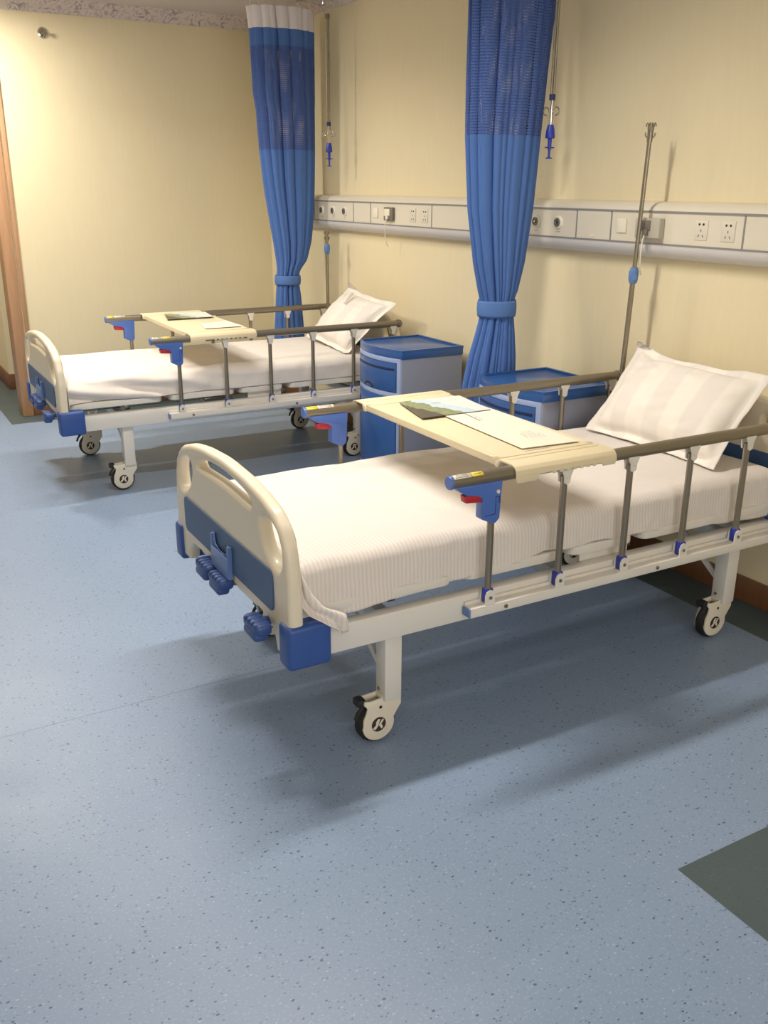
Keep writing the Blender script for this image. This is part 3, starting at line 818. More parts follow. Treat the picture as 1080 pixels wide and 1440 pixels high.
# ------------------------------------------------------------------ overbed tray
def make_tray():
    root = empty('overbed_tray')
    a, b = 0.062, 0.432
    body = MB(); body.box(a+0.004, b-0.004, 0.072, W-0.072, 0.7885, 0.8095, 0.006, 3)
    # raised border
    body.box(a+0.004, a+0.022, 0.074, W-0.074, 0.8015, 0.8130, 0.003); body.box(b-0.022, b-0.004, 0.074, W-0.074, 0.8015, 0.8130, 0.003)
    body.box(a+0.004, b-0.004, 0.074, 0.096, 0.8015, 0.8130, 0.003); body.box(a+0.004, b-0.004, W-0.096, W-0.074, 0.8015, 0.8130, 0.003)
    body.build('tray_board', 'tray', root)
    for s in (0, 1):
        S = (lambda v: v) if s == 0 else (lambda v: W-v)
        c = MB()
        outer = [(0.078, 0.7955), (0.074, 0.8085), (0.060, 0.8150), (0.0, 0.8150), (-0.016, 0.8105), (-0.025, 0.8000), (-0.0275, 0.7870), (-0.0275, 0.7820)]
        inner = [(-0.0235, 0.7820), (-0.0235, 0.7870), (-0.0205, 0.7990), (-0.0135, 0.8060), (0.0, 0.8096), (0.052, 0.8096), (0.062, 0.7895), (0.074, 0.7875)]
        c.prism(outer+inner, lambda p, q, d: (d, S(p), q), a, b, 0.001)
        # rib and notched lip
        y0, y1 = sorted((S(0.034), S(0.046))); c.box(a+0.02, b-0.02, y0, y1, 0.8115, 0.8175, 0.002)
        y0, y1 = sorted((S(-0.0275), S(-0.0235)))
        for k in range(7):
            u = a+0.13+k*0.025; c.box(u, u+0.013, y0, y1, 0.7765, 0.7835, 0.0015)
        c.prism([(a, 0.7835), (a+0.085, 0.7835), (a+0.070, 0.7640), (a+0.008, 0.7640), (a, 0.7700)], lambda p, q, d: (p, d, q), y0, y1, 0.001)
        c.prism([(b, 0.7835), (b-0.060, 0.7835), (b-0.050, 0.7720), (b-0.006, 0.7720)], lambda p, q, d: (p, d, q), y0, y1, 0.001)
        c.build('rail_hook', 'tray', root)
        g = MB(); y0, y1 = sorted((S(0.12), S(0.15)))
        g.box(a+0.10, a+0.15, y0, y1, 0.7715, 0.7885, 0.003); g.box(b-0.15, b-0.10, y0, y1, 0.7715, 0.7885, 0.003)
        g.build('rubber_foot', 'greydark', root)
    # finger slot
    f = MB().prism(rrect(0.19, 0.28, 0.098, 0.106, 0.0035), lambda x, y, d: (x, y, d), 0.8090, 0.8100)
    f.build('finger_slot', 'ink', root)
    return root
tr1 = make_tray(); at_bed(tr1, 0)
tag(tr1, 'cream overbed tray hooked across both rails of the foreground bed, brochure and papers on it', 'tray', 'cream trays across the bed rails')
tr2 = copy_tree(tr1); at_bed(tr2, 1)
tag(tr2, 'cream overbed tray hooked across both rails of the bed further back', 'tray', 'cream trays across the bed rails')

def sheet_quad(name, pts, z, th, m, parent=None):
    """thin printed sheet from four corners (world xy), with UV; first edge = short side at uv x=0"""
    bm = bmesh.new(); uvl = bm.loops.layers.uv.new('UVMap')
    B = [bm.verts.new((p[0], p[1], z)) for p in pts]; T = [bm.verts.new((p[0], p[1], z+th)) for p in pts]
    f = bm.faces.new(T); uvc = [(0, 0), (0, 1), (1, 1), (1, 0)]
    for l, c in zip(f.loops, uvc): l[uvl].uv = c
    bm.faces.new(list(reversed(B)))
    for i in range(4): bm.faces.new((B[i], B[(i+1) % 4], T[(i+1) % 4], T[i]))
    bmesh.ops.recalc_face_normals(bm, faces=bm.faces)
    me = bpy.data.meshes.new(name); bm.to_mesh(me); bm.free(); me.materials.append(M[m])
    return link(bpy.data.objects.new(name, me), parent)
def text_lines(name, P0, ex, ey, spec, z, parent):
    """grey print: spec = list of (x0,x1,y,thickness) in metres along ex, ey"""
    mb = MB(); P0 = Vector(P0+(0,)); ex = Vector(ex+(0,)).normalized(); ey = Vector(ey+(0,)).normalized()
    for x0, x1, y, t in spec:
        x = x0
        while x < x1:
            w = random.uniform(0.004, 0.010); xe = min(x+w, x1)
            q = [P0+ex*x+ey*y, P0+ex*xe+ey*y, P0+ex*xe+ey*(y+t), P0+ex*x+ey*(y+t)]
            v = [mb.bm.verts.new((p.x, p.y, z)) for p in q]; mb.bm.faces.new(v)
            x = xe+0.0025
    return mb.build(name, 'ink', parent)

def papers(k, dx, dy):
    z = 0.8138
    b = sheet_quad('brochure', [(-1.305+dx, 0.145+dy), (-1.249+dx, 0.392+dy), (-0.997+dx, 0.380+dy), (-1.030+dx, 0.138+dy)], z+0.0013, 0.003, 'cover')
    text_lines('printed_text', (-1.16+dx, 0.32+dy), (1, 0.0), (0, -1), [(0.0, 0.045, 0.0, 0.004), (0.085, 0.115, -0.01, 0.004), (0.0, 0.03, 0.012, 0.002)], z+0.0046, b)
    if k == 0: pts = [(-1.243, -0.312), (-1.215, 0.150), (-1.012, 0.160), (-1.036, -0.329)]
    else: pts = [(-1.232, -0.285), (-1.195, -0.100), (-1.016, -0.050), (-1.008, -0.285)]
    p = sheet_quad('paper_sheet', [(x+dx, y+dy) for x, y in pts], z, 0.001, 'paper')
    if k == 0:
        text_lines('printed_text', (-1.155+dx, 0.03+dy), (0.12, 1), (1, -0.1), [(0.0, 0.11, 0.0, 0.007), (0.01, 0.08, 0.018, 0.003)], z+0.0013, p)
        text_lines('printed_text', (-1.150+dx, -0.23+dy), (0.12, 1), (1, -0.1), [(0.01, 0.06, 0.0, 0.003), (0.0, 0.08, 0.016, 0.002), (0.0, 0.08, 0.030, 0.002), (0.0, 0.08, 0.044, 0.002), (0.0, 0.05, 0.058, 0.002)], z+0.0013, p)
    return b, p
b1, q1 = papers(0, 0.0, 0.0)
tag(b1, 'glossy brochure with a green rocky picture on the tray of the foreground bed', 'brochure', 'brochures on the trays')
tag(q1, 'white printed sheet of paper on the tray of the foreground bed', 'paper', 'printed sheets on the trays')
b2, q2 = papers(1, -0.006, 2.765)
tag(b2, 'brochure with a dark picture on the tray of the bed further back', 'brochure', 'brochures on the trays')
tag(q2, 'pale printed sheet on the tray of the bed further back', 'paper', 'printed sheets on the trays')

# ------------------------------------------------------------------ IV pole on the bed
def make_pole(short):
    root = empty('drip_stand')
    ztop = 1.235 if short else 1.745; zj = 1.165 if short else 1.215
    MB().cyl((0, 0, 0.44), (0, 0, zj), 0.0105, 18).build('lower_tube', 'steel', root)
    if ztop > zj+0.02: MB().cyl((0, 0, zj), (0, 0, ztop), 0.0085, 16).build('upper_tube', 'steel', root)
    c = MB().lathe([(0, -0.032), (0.015, -0.032), (0.019, -0.018), (0.020, 0.012), (0.014, 0.030), (0, 0.030)], (0, 0, zj), (0, 0, 1), 20)
    c.tube([(0, 0, zj-0.002), (-0.018, -0.020, zj-0.004), (-0.024, -0.027, zj-0.004)], [0.009, 0.011, 0.012], 14)
    c.build('height_clamp', 'clamp', root)
    h = MB()
    for a in ((0.4, 1.0, 2.0, 3.6) if False else (0.5, 2.1, 3.6, 5.2)):
        ca, sa = math.cos(a), math.sin(a)
        h.tube([(ca*d, sa*d, ztop+z) for d, z in ((0.0, -0.02), (0.007, 0.0), (0.010, 0.018), (0.011, 0.034), (0.015, 0.038), (0.019, 0.032), (0.018, 0.025))], 0.0028, 8)
        h.tube([(ca*d, sa*d, ztop+z) for d, z in ((0.004, -0.015), (0.012, -0.014), (0.018, -0.006), (0.019, 0.004))], 0.0028, 8)
    h.cyl((0, 0, ztop-0.03), (0, 0, ztop+0.006), 0.011, 14)
    h.build('bag_hooks', 'steel', root)
    return root
iv1 = make_pole(False); iv1.location = (-0.130, 0.474, 0); iv1.rotation_euler = (math.radians(2.2), 0, 0)
tag(iv1, 'tall steel drip stand at the head of the foreground bed, extended, with a blue clamp', 'drip stand', 'drip stands at the bed heads')
iv2 = make_pole(True); iv2.location = (-0.135, 3.195, 0)
tag(iv2, 'short retracted steel drip stand with blue clamp at the bed further back', 'drip stand', 'drip stands at the bed heads')
for iv, k in ((iv1, 0), (iv2, 1)):
    x, y, _ = iv.location
    if k == 0: y -= 0.436*0.0384
    # socket bolted to the bed frame
    s = MB().lathe([(0.0110, 0.0), (0.017, 0.0), (0.017, 0.055), (0.0110, 0.055)], (x, y, 0.436), (0, 0, 1), 16)
    o = s.build('drip_stand_socket', 'steel'); b_ = (bed, bed2)[k]
    o.parent = b_; o.matrix_parent_inverse = (Matrix.Translation(b_.location) @ Matrix.Rotation(BEDS[k][1], 4, 'Z')).inverted()

# ------------------------------------------------------------------ drip hangers from the ceiling
def make_hanger():
    root = empty('ceiling_drip_hanger')
    zt = 2.50; z0 = 1.905
    MB().cyl((0.006, 0, z0-0.03), (0.006, 0, zt), 0.0055, 12).cyl((-0.008, 0, z0), (-0.008, 0, zt), 0.0035, 10).build('hanger_rod', 'steel', root)
    MB().lathe([(0, -0.012), (0.014, -0.012), (0.014, 0.012), (0, 0.012)], (0, 0, zt), (0, 0, 1), 14).build('top_joint', 'greydark', root)
    c = MB().lathe([(0, -0.012), (0.013, -0.012), (0.013, 0.012), (0, 0.012)], (0, 0, z0+0.005), (0, 0, 1), 16)
    c.build('collar', 'navy', root)
    h = MB()
    for a in (0.1, 1.67, 3.24, 4.8):
        ca, sa = math.cos(a), math.sin(a)
        pts = []
        for t in range(13):
            an = math.radians(180-t*24); pts.append((0.030+0.016*math.cos(an), 1.855+0.016*math.sin(an)))
        h.tube([(0.004*ca, 0.004*sa, 1.845)]+[(ca*r_, sa*r_, zz) for r_, zz in pts], 0.0022, 8)
    h.cyl((0, 0, 1.80), (0, 0, z0), 0.0045, 10)
    h.tube([(0.0, 0.010, 1.795), (0, 0.013, 1.84), (0, 0.008, 1.875)], 0.002, 6); h.tube([(0.0, -0.010, 1.795), (0, -0.013, 1.84), (0, -0.008, 1.875)], 0.002, 6)
    h.build('bag_hooks', 'chrome', root)
    g = MB().lathe([(0, 0.082), (0.012, 0.082), (0.018, 0.060), (0.021, 0.032), (0.020, 0.028), (0.009, 0.026), (0.008, -0.018), (0, -0.018)], (0, 0, 1.72), (0, 0, 1), 18)
    g.box(-0.022, 0.022, -0.006, 0.006, 1.708, 1.713, 0.001)
    g.lathe([(0, -0.055), (0.0145, -0.055), (0.0145, -0.051), (0.005, -0.048), (0.005, -0.018), (0, -0.018)], (0, 0, 1.72), (0, 0, 1), 16)
    g.build('pull_grip', 'grip', root)
    # carriage running on the ceiling rail
    k = MB().cyl((0, 0, 2.50), (0.0, 0, 2.60), 0.004, 10)
    k.tube([(-0.03, 0, 2.585), (-0.03, 0, 2.56), (0, 0, 2.545), (0.03, 0, 2.56), (0.03, 0, 2.585)], 0.004, 8)
    k.lathe([(0, -0.005), (0.012, -0.005), (0.012, 0.005), (0, 0.005)], (-0.03, 0, 2.592), (0, 1, 0), 14); k.lathe([(0, -0.005), (0.012, -0.005), (0.012, 0.005), (0, 0.005)], (0.03, 0, 2.592), (0, 1, 0), 14)
    k.build('rail_carriage', 'chrome', root)
    return root
hg1 = make_hanger(); hg1.location = (-0.160, 0.970, 0)
tag(hg1, 'steel drip hanger with blue grip hanging right of the nearer curtain', 'drip hanger', 'drip hangers from the ceiling rails')
hg2 = copy_tree(hg1); hg2.location = (-0.158, 3.100, 0)
tag(hg2, 'steel drip hanger with blue grip hanging right of the far curtain', 'drip hanger', 'drip hangers from the ceiling rails')

def rail(name, pts, label, group, w=0.011, h=0.016, hang=0.0):
    mb = MB()
    z = ZC-h-hang
    for a, b in zip(pts, pts[1:]):
        d = (Vector(b)-Vector(a)); L = d.length; ang = math.atan2(d.y, d.x)
        mt = Matrix.Translation((a[0], a[1], 0)) @ Matrix.Rotation(ang, 4, 'Z')
        mb.box(-w, L+w, -w, w, z, z+h, 0.002, 2, mt)
    o = mb.build(name, 'white'); rebase(o); return tag(o, label, 'rail', group)
rail('ceiling_drip_rail', [(-0.158, 0.970), (-1.9, 0.970)], 'white ceiling rail carrying the nearer drip hanger', 'drip rails on the ceiling', hang=0.0, h=0.056)
rail('ceiling_drip_rail', [(-0.158, 3.100), (-1.9, 3.100)], 'white ceiling rail carrying the far drip hanger', 'drip rails on the ceiling', hang=0.0, h=0.056)
rail('curtain_track', [(-0.02, 1.10), (-2.3, 1.10)], 'white ceiling track holding the nearer blue curtain', 'curtain tracks on the ceiling', h=0.03)
rail('curtain_track', [(-0.02, 3.45), (-2.3, 3.45)], 'white ceiling track holding the far blue curtain', 'curtain tracks on the ceiling', h=0.03)

# ------------------------------------------------------------------ curtains
def make_curtain(zs, seed, depth, zhead, zblue, znet, ztie0, ztie1, nfold=15):
    """zs: list of (z, x0, x1) silhouette in x; centre y = 0 ; returns the root"""
    root = empty('privacy_curtain')
    zz = sorted(z for z, _, _ in zs)
    Z = np.array([z for z, _, _ in zs]); X0 = np.array([a for _, a, _ in zs]); X1 = np.array([b for _, _, b in zs])
    od = np.argsort(Z); Z, X0, X1 = Z[od], X0[od], X1[od]
    from_z, to_z = Z[0], Z[-1]
    rnd = random.Random(seed)
    wd = [rnd.uniform(0.5, 1.7) for _ in range(nfold)]; cum = np.concatenate([[0], np.cumsum(wd)]); cum = cum/cum[-1]
    am = [rnd.uniform(0.45, 1.35) for _ in range(nfold)]
    NA = 480
    def ring(z, tight):
        x0 = float(np.interp(z, Z, X0)); x1 = float(np.interp(z, Z, X1)); cx = (x0+x1)/2; rx = (x1-x0)/2
        dp = depth*(0.45+0.55*min(1, rx/0.2))
        pts = []
        for i in range(NA):
            q = (i/NA+0.010*math.sin(1.9*z+2*PI*i/NA)+0.006*math.sin(4.1*z+4*PI*i/NA)) % 1.0
            t = 2*PI*i/NA
            k = min(nfold-1, int(np.searchsorted(cum, q, side='right')-1)); f = (q-cum[k])/(cum[k+1]-cum[k])
            am_ = am[k]*(1-f)+am[(k+1) % nfold]*f
            edge = abs(math.sin(PI*f))**0.34            # wide rounded ridge, narrow valley
            mid = 1-0.16*math.exp(-((f-0.5-0.2*math.sin(k*2.3))/0.10)**2)*(0.5+0.5*math.sin(k*5.1))
            dv = 0.42*am_*(1-edge)+(1-mid)*0.5
            rr = 1-dv*(0.85+0.35*tight)+0.015*math.sin(5*z+k)
            pts.append((cx+rx*rr*math.cos(t), dp*rr*math.sin(t), z))
        return pts
    def seg(name, za, zb, m):
        n = max(3, int((zb-za)/0.02)); zl = np.linspace(za, zb, n)
        P = []
        for z in zl:
            tight = 1.0 if ztie0-0.02 < z < ztie1+0.02 else max(0.0, 1-abs(z-(ztie0+ztie1)/2)/0.35)
            P.append(ring(z, tight))
        P = np.array(P).transpose(1, 0, 2)   # around, up
        U = np.linspace(0, 2.6, NA+1)
        o = grid_obj(name, P, m, root, closed_u=True, uv=(U, zl))
        return o
    seg('header_tape', zhead, to_z, 'curtain_top') if zhead < to_z else None
    seg('upper_band', zblue, zhead, 'curtain')
    seg('net_panel', znet, zblue, 'curtain_net')
    seg('drape', from_z, znet, 'curtain')
    # tie band
    x0 = float(np.interp((ztie0+ztie1)/2, Z, X0)); x1 = float(np.interp((ztie0+ztie1)/2, Z, X1)); cx = (x0+x1)/2; rx = (x1-x0)/2+0.006
    dp = depth*(0.45+0.55*min(1, rx/0.2))+0.006
    P = []
    for i in range(60):
        t = 2*PI*i/60
        P.append([(cx+rx*math.cos(t)*w, dp*math.sin(t)*w, z) for z, w in ((ztie0, 0.97), (ztie0+0.01, 1.0), ((ztie0+ztie1)/2, 1.02), (ztie1-0.01, 1.0), (ztie1, 0.97))])
    tb = grid_obj('tie_band', P, 'tie', root, closed_u=True, uv=(np.linspace(0, 1, 61), np.linspace(0, 0.1, 5)), solid=0.004)
    hk = MB()
    xa, xb = float(X0[-1]), float(X1[-1])
    for i in range(9):
        x = xa+0.02+(xb-xa-0.04)*i/8; hk.tube([(x, 0.012*(-1)**i, to_z-0.02), (x, 0, to_z+0.02), (x, 0, 2.632)], 0.0025, 6)
    hk.build('curtain_hooks', 'white_p', root)
    return root
c1 = make_curtain([(2.545, -0.53, -0.05), (2.27, -0.512, -0.075), (1.75, -0.500, -0.122), (1.45, -0.478, -0.145), (1.22, -0.440, -0.175), (1.10, -0.408, -0.205), (1.065, -0.396, -0.222), (0.985, -0.392, -0.222),
                   (0.93, -0.405, -0.213), (0.80, -0.445, -0.195), (0.66, -0.475, -0.19), (0.50, -0.47, -0.19), (0.30, -0.46, -0.19)],
                  5, 0.105, 2.46, 2.36, 1.757, 0.985, 1.058)
c1.location = (0, 1.10, 0)
tag(c1, 'blue tied-back privacy curtain with net top hanging between the two bedside cabinets', 'curtain', 'blue privacy curtains')
c2 = make_curtain([(2.575, -0.525, -0.085), (2.45, -0.512, -0.082), (2.1, -0.505, -0.082), (2.0, -0.490, -0.084), (1.77, -0.475, -0.088), (1.55, -0.452, -0.098), (1.4, -0.430, -0.106), (1.2, -0.400, -0.13), (1.08, -0.385, -0.165), (1.02, -0.380, -0.215),
                   (0.985, -0.384, -0.228), (0.925, -0.386, -0.226), (0.85, -0.395, -0.215), (0.60, -0.414, -0.196), (0.30, -0.42, -0.19)],
                  12, 0.11, 2.455, 2.36, 1.765, 0.925, 0.985)
c2.location = (0, 3.45, 0)
tag(c2, 'blue tied-back privacy curtain with white header hanging in the far corner', 'curtain', 'blue privacy curtains')

# ------------------------------------------------------------------ bedside cabinets
def make_cabinet():
    root = empty('bedside_cabinet')
    w, d, H = 0.452, 0.41, 0.745
    def front(y, e=0.0): return -d/2+0.028-0.050*(1-(2*y/w)**2)-e     # bulging toward -x
    def outline(e, y0=-w/2, y1=w/2, back=d/2, n=18):
        ys = [y0-e+(y1-y0+2*e)*i/n for i in range(n+1)]
        return [(back, y1+e)]+[(front(max(-w/2, min(w/2, y)), e), y) for y in reversed(ys)]+[(back, y0-e)]
    def panel(y0, y1, z0, z1, out, th, m, name, bev=0.003, par=root):
        n = 14; ys = [y0+(y1-y0)*i/n for i in range(n+1)]
        poly = [(front(y)-out, y) for y in ys]+[(front(y)-out+th, y) for y in reversed(ys)]
        return MB().prism(poly, lambda a, b, c: (a, b, c), z0, z1, bev).build(name, m, par)
    body = MB().prism(outline(-0.004), lambda a, b, c: (a, b, c), 0.05, 0.700, 0.004).build('cabinet_body', 'cab_body', root)
    MB().prism(outline(-0.02), lambda a, b, c: (a, b, c), 0.0, 0.055).build('plinth', 'cab_dark', root)
    lid = MB().prism(outline(0.002), lambda a, b, c: (a, b, c), 0.698, 0.736, 0.005)
    # raised rim of the lid
    n = 18
    rim_o = outline(0.002); rim_i = outline(-0.012, back=d/2-0.014)
    lid.bm.verts.ensure_lookup_table()
    k = len(rim_o)
    A = [lid.bm.verts.new((p[0], p[1], H)) for p in rim_o]; B = [lid.bm.verts.new((p[0], p[1], H)) for p in rim_i]
    A0 = [lid.bm.verts.new((p[0], p[1], 0.733)) for p in rim_o]; B0 = [lid.bm.verts.new((p[0], p[1], 0.733)) for p in rim_i]
    for i in range(k):
        j = (i+1) % k
        lid.bm.faces.new((A[i], A[j], B[j], B[i])); lid.bm.faces.new((A0[i], A0[j], A[j], A[i])); lid.bm.faces.new((B[i], B[j], B0[j], B0[i]))
    l = lid.build('cabinet_top', 'cab_blue', root); l['label'] = 'blue top with raised rim'
    # pale frame on the front
    fy = w/2-0.006
    for (y0, y1, z0, z1) in ((-fy, fy, 0.677, 0.700), (-fy, fy, 0.492, 0.520), (-fy, -fy+0.020, 0.05, 0.70), (fy-0.020, fy, 0.05, 0.70), (-fy, fy, 0.05, 0.075)):
        panel(y0, y1, z0, z1, 0.006, 0.012, 'cab_frame', 'front_frame', 0.002)
    dr = panel(-fy+0.024, fy-0.024, 0.522, 0.675, 0.010, 0.016, 'cab_blue', 'drawer')
    panel(-fy+0.030, fy-0.030, 0.636, 0.650, 0.012, 0.006, 'cab_dark', 'pull_slot', 0.002, dr)
    # finger notch at the drawer's lower edge
    nt_ = MB()
    pl = [(0.055*math.cos(PI*t/12), 0.0+0.028*math.sin(PI*t/12)) for t in range(13)]
    nt_.prism([(a+0.03, 0.522+b) for a, b in pl], lambda a, b, c: (front(a)-c, a, b), 0.0095, 0.0112)
    nt_.build('finger_notch', 'hole', dr)
    door = panel(-fy+0.024, fy-0.024, 0.077, 0.490, 0.010, 0.016, 'cab_blue', 'door')
    panel(fy-0.05, fy-0.040, 0.40, 0.45, 0.0125, 0.006, 'cab_dark', 'door_pull', 0.002, door)
    return root
k1 = make_cabinet(); k1.location = (-0.275, 1.928, 0)
tag(k1, 'blue and lavender bedside cabinet with drawer and door, left of the nearer curtain', 'bedside cabinet', 'bedside cabinets')
k2 = copy_tree(k1); k2.location = (-0.283, 0.768, 0)
tag(k2, 'blue and lavender bedside cabinet partly hidden behind the foreground bed rail and tray', 'bedside cabinet', 'bedside cabinets')

# ------------------------------------------------------------------ bedhead service panel
def make_panel():
    root = empty('bedhead_service_panel', (0, 1.0, 1.27))
    y0, y1 = -2.6, 2.95      # relative to root
    def ex(prof, m, name, a=y0, b=y1, par=root, bev=0.0): return MB().prism(prof, lambda p, q, d: (p, d, q), a, b, bev).build(name, m, par)
    zl, zu = 1.3365-1.27, 1.4588-1.27
    ex([(-0.001, zl), (-0.074, zl), (-0.074, zu), (-0.001, zu)], 'panel', 'front_cover')
    top = [(-0.001, zu), (-0.077, zu), (-0.075, zu+0.008), (-0.066, zu+0.020), (-0.050, zu+0.030), (-0.025, zu+0.036), (-0.001, zu+0.038)]
    ex(top, 'panel', 'top_channel')
    bot = [(-0.001, zl), (-0.077, zl), (-0.076, zl-0.014), (-0.070, zl-0.030), (-0.055, zl-0.046), (-0.030, zl-0.056), (-0.001, zl-0.060)]
    ex(bot, 'panel_low', 'bottom_channel')
    for z in (zu, zl): ex([(-0.0785, z-0.0035), (-0.0785, z+0.0035), (-0.070, z+0.0035), (-0.070, z-0.0035)], 'strip', 'trim_strip')
    for wy in (-1.223, -0.044, 0.64, 0.857, 1.42, 2.037, 2.72, 2.94, 3.50):
        ex([(-0.0755, zl+0.003), (-0.0755, zu-0.003), (-0.07, zu-0.003), (-0.07, zl+0.003)], 'strip', 'divider', wy-1.0-0.0035, wy-1.0+0.0035)
    def gas(wy):
        y = wy-1.0; z = (zl+zu)/2+0.002
        g = MB().lathe([(0, 0.0), (0.029, 0.0), (0.029, 0.004), (0.026, 0.008), (0.020, 0.009), (0.020, 0.004), (0, 0.004)], (-0.074, y, z), (-1, 0, 0), 28).build('gas_outlet', 'white_p', root)
        MB().lathe([(0, 0.0), (0.0195, 0.0), (0.0195, 0.008), (0.013, 0.009), (0.012, 0.004), (0, 0.004)], (-0.078, y, z), (-1, 0, 0), 24).build('outlet_socket', 'greydark', g)
        k = MB(); k.lathe([(0, 0), (0.0065, 0), (0.006, 0.008), (0, 0.009)], (-0.080, y, z), (-1, 0, 0), 14)
        for a in range(4):
            an = a*PI/2+0.7; k.lathe([(0, 0), (0.0022, 0), (0.0022, 0.003), (0, 0.003)], (-0.086, y+0.0155*math.cos(an), z+0.0155*math.sin(an)), (-1, 0, 0), 8)
        k.build('outlet_valve', 'chrome', g)
        MB().box(-0.0750, -0.0738, y-0.014, y+0.014, z-0.042, z-0.037).build('outlet_label', 'strip' if False else 'greybox', g)
    for wy in (1.295, 1.136, 0.979, 3.382, 3.217, 3.057): gas(wy)
    def plate(wy, nm, m, w, h, dz=0.0, th=0.006):
        y = wy-1.0; z = (zl+zu)/2+dz
        return MB().box(-0.074-th, -0.0735, y-w/2, y+w/2, z-h/2, z+h/2, 0.002).build(nm, m, root)
    for off in (0.0, 2.08):
        p = plate(0.575+off, 'light_switch', 'white_p', 0.056, 0.056, 0.002, 0.007)
        plate(0.755+off, 'name_tag_slot', 'white_p', 0.034, 0.008, -0.045, 0.002)
        for sy in (0.152, 0.025):
            s = plate(sy+off-0.0, 'wall_socket', 'panel', 0.062, 0.074, 0, 0.003)
            y = sy+off-1.0; z = (zl+zu)/2
            h = MB()
            for a in (-0.010, 0.010): h.lathe([(0, 0), (0.0045, 0), (0.0045, 0.0012), (0, 0.0012)], (-0.0768, y+a, z+0.021), (-1, 0, 0), 12)
            h.build('socket_holes', 'hole', s)
            h = MB(); h.box(-0.0782, -0.0765, y-0.0014, y+0.0014, z-0.006, z+0.003)
            for a, r_ in ((-0.010, -0.5), (0.010, 0.5)):
                h.box(-0.0782, -0.0765, -0.0014, 0.0014, -0.005, 0.005, 0, 2, Matrix.Translation((0, y+a, z-0.021)) @ Matrix.Rotation(r_, 4, 'X'))
            h.build('socket_slots', 'greydark', s)
    return root
pn = make_panel()
tag(pn, 'long ivory bedhead service panel with grey trim lines, gas outlets and sockets on the wall', 'wall panel')

def make_call(wy, big):
    root = empty('nurse_call_station', (-0.0745, wy, 1.398))
    w = 0.066; h = 0.074
    MB().box(-0.030, -0.0002, -w, w-0.0, -h/2-0.004, h/2, 0.005, 3).build('housing', 'greybox', root) if big else MB().box(-0.016, -0.0002, -0.052, 0.052, -h/2, h/2, 0.004, 3).build('housing', 'greydark', root)
    f = -0.030 if big else -0.016
    d = MB(); d.box(f-0.003, f+0.002, -0.02, 0.045, -0.012, 0.028, 0.002); d.box(f-0.014, f+0.001, -0.012, 0.010, -0.030, -0.006, 0.004)
    d.build('call_plug', 'greydark' if big else 'white_p', root)
    c = MB().tube([(f-0.010, 0.0, -0.026), (f-0.016, 0.001, -0.05), (f-0.016, 0.004, -0.09), (f-0.010, 0.010, -0.13), (f-0.004, 0.014, -0.16), (f+0.012, 0.018, -0.185)], 0.0028, 8)
    c.build('cord', 'white_p', root)
    return root
n1 = make_call(0.405, True)
tag(n1, 'grey plastic nurse call box with short white cord behind the tall drip stand', 'call box', 'nurse call boxes on the panel')
n2 = make_call(2.485, False)
tag(n2, 'grey nurse call box with short white cord on the panel between the two curtains', 'call box', 'nurse call boxes on the panel')

# sprinkler on the far wall
sp = empty('sidewall_sprinkler', (-1.537, YF, 2.468))
MB().lathe([(0.0, 0.0), (0.033, 0.0), (0.034, 0.004), (0.031, 0.008), (0.022, 0.010), (0.020, 0.004), (0, 0.004)], (0, 0, 0), (0, -1, 0), 30).build('escutcheon', 'chrome', sp)
MB().lathe([(0, 0.004), (0.010, 0.004), (0.010, 0.030), (0.006, 0.036), (0.006, 0.045), (0.015, 0.047), (0.015, 0.050), (0, 0.050)], (0, 0, 0), (0, -1, 0), 18).build('sprinkler_head', 'steel', sp)
tag(sp, 'small round chrome sprinkler head high on the far cream wall', 'sprinkler')

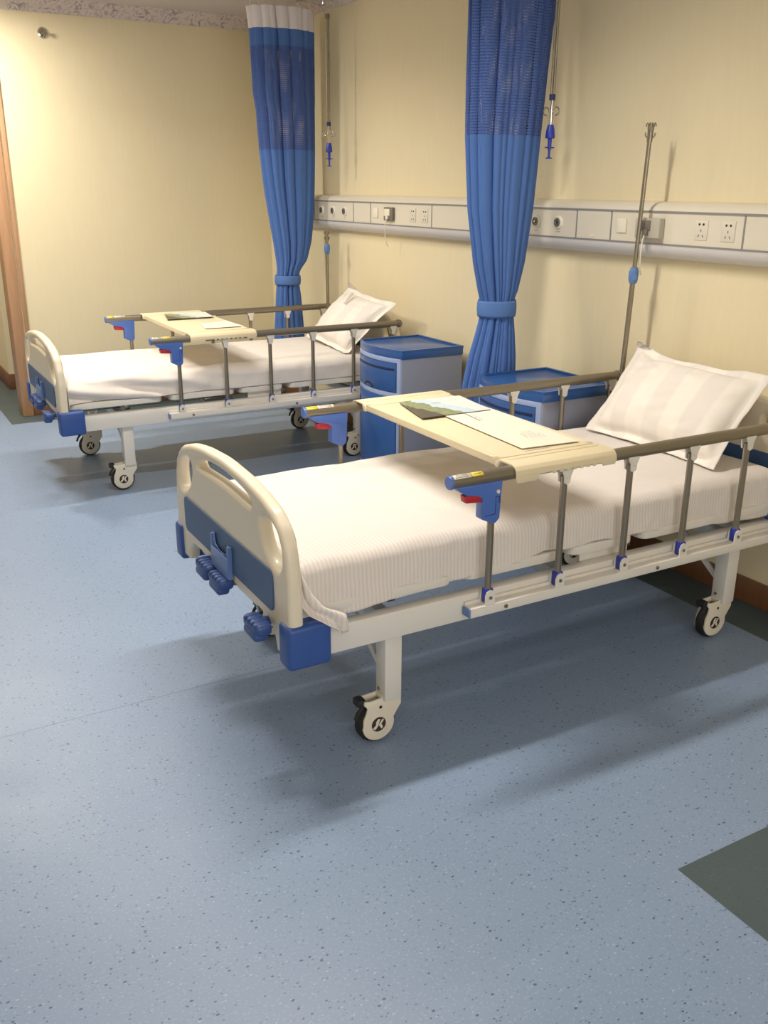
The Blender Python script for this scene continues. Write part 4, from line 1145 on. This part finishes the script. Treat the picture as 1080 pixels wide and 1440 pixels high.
# ------------------------------------------------------------------ lights
def ceiling_light(x, y, lx, ly, power, colr, z=ZC, label='', grp=None, spread=150):
    root = empty('ceiling_light', (x, y, z))
    MB().box(-lx/2-0.02, lx/2+0.02, -ly/2-0.02, ly/2+0.02, -0.035, -0.001, 0.004).build('light_housing', 'white', root)
    if M['light'] is None:
        m = bpy.data.materials.new('light_diffuser'); m.use_nodes = True; b = m.node_tree.nodes['Principled BSDF']
        b.inputs['Emission Color'].default_value = (1, 0.93, 0.82, 1); b.inputs['Emission Strength'].default_value = 4.0; M['light'] = m
    MB().box(-lx/2, lx/2, -ly/2, ly/2, -0.041, -0.034, 0.002).build('diffuser', 'light', root)
    tag(root, label, 'ceiling light', grp)
    L = bpy.data.lights.new('lamp', 'AREA'); L.shape = 'RECTANGLE'; L.size = lx; L.size_y = ly; L.energy = power; L.color = colr; L.spread = math.radians(spread)
    o = bpy.data.objects.new('lamp', L); col.objects.link(o); o.location = (x, y, z-0.045)
    return root
WARM = (1.0, 0.925, 0.815)
G = 'ceiling lights of the ward'
ceiling_light(-1.75, 0.36, 1.2, 0.10, 36, WARM, label='slim ceiling light above the foreground bed', grp=G)
ceiling_light(-1.75, 2.50, 1.2, 0.10, 26, WARM, label='slim ceiling light above the bed further back', grp=G)
ceiling_light(-2.9, -2.5, 1.2, 0.10, 8, WARM, label='slim added fill light behind the camera side of the ward', grp=G, spread=180)  # unseen lamp added as frontal fill for the near bed sides
ceiling_light(-2.35, 3.85, 0.35, 0.10, 46, WARM, label='short ceiling light beside the far doorway', grp=G, spread=180)
ceiling_light(-2.6, 6.2, 0.6, 0.3, 14, (1, 0.80, 0.58), z=2.6, label='small ceiling light in the hallway behind the door frame')

w = bpy.data.worlds.new('World'); scene.world = w; w.use_nodes = True
w.node_tree.nodes['Background'].inputs['Color'].default_value = (0.5, 0.5, 0.5, 1)
w.node_tree.nodes['Background'].inputs['Strength'].default_value = 0.3

# ------------------------------------------------------------------ camera
yaw, pitch, roll = (math.radians(a) for a in (-29.8951, -19.309, 0.2946))
fw = Vector((math.sin(-yaw)*math.cos(pitch), math.cos(yaw)*math.cos(pitch), math.sin(pitch)))
rt = Vector((math.cos(yaw), math.sin(yaw), 0)); up = rt.cross(fw)
rt2 = rt*math.cos(roll)+up*math.sin(roll); up2 = -rt*math.sin(roll)+up*math.cos(roll)
cd = bpy.data.cameras.new('camera'); cam = bpy.data.objects.new('camera', cd); col.objects.link(cam)
mw = Matrix((rt2, up2, -fw)).transposed().to_4x4(); mw.translation = Vector((-2.9247, -2.4175, 1.5451))
cam.matrix_world = mw
cd.sensor_fit = 'HORIZONTAL'; cd.sensor_width = 36; cd.lens = 36*1303.8/1080; cd.clip_start = 0.05
scene.camera = cam
scene.view_settings.view_transform = 'Standard'; scene.view_settings.look = 'None'
scene.view_settings.gamma = 1; scene.view_settings.use_curve_mapping = False
scene.view_settings.exposure = 0.0
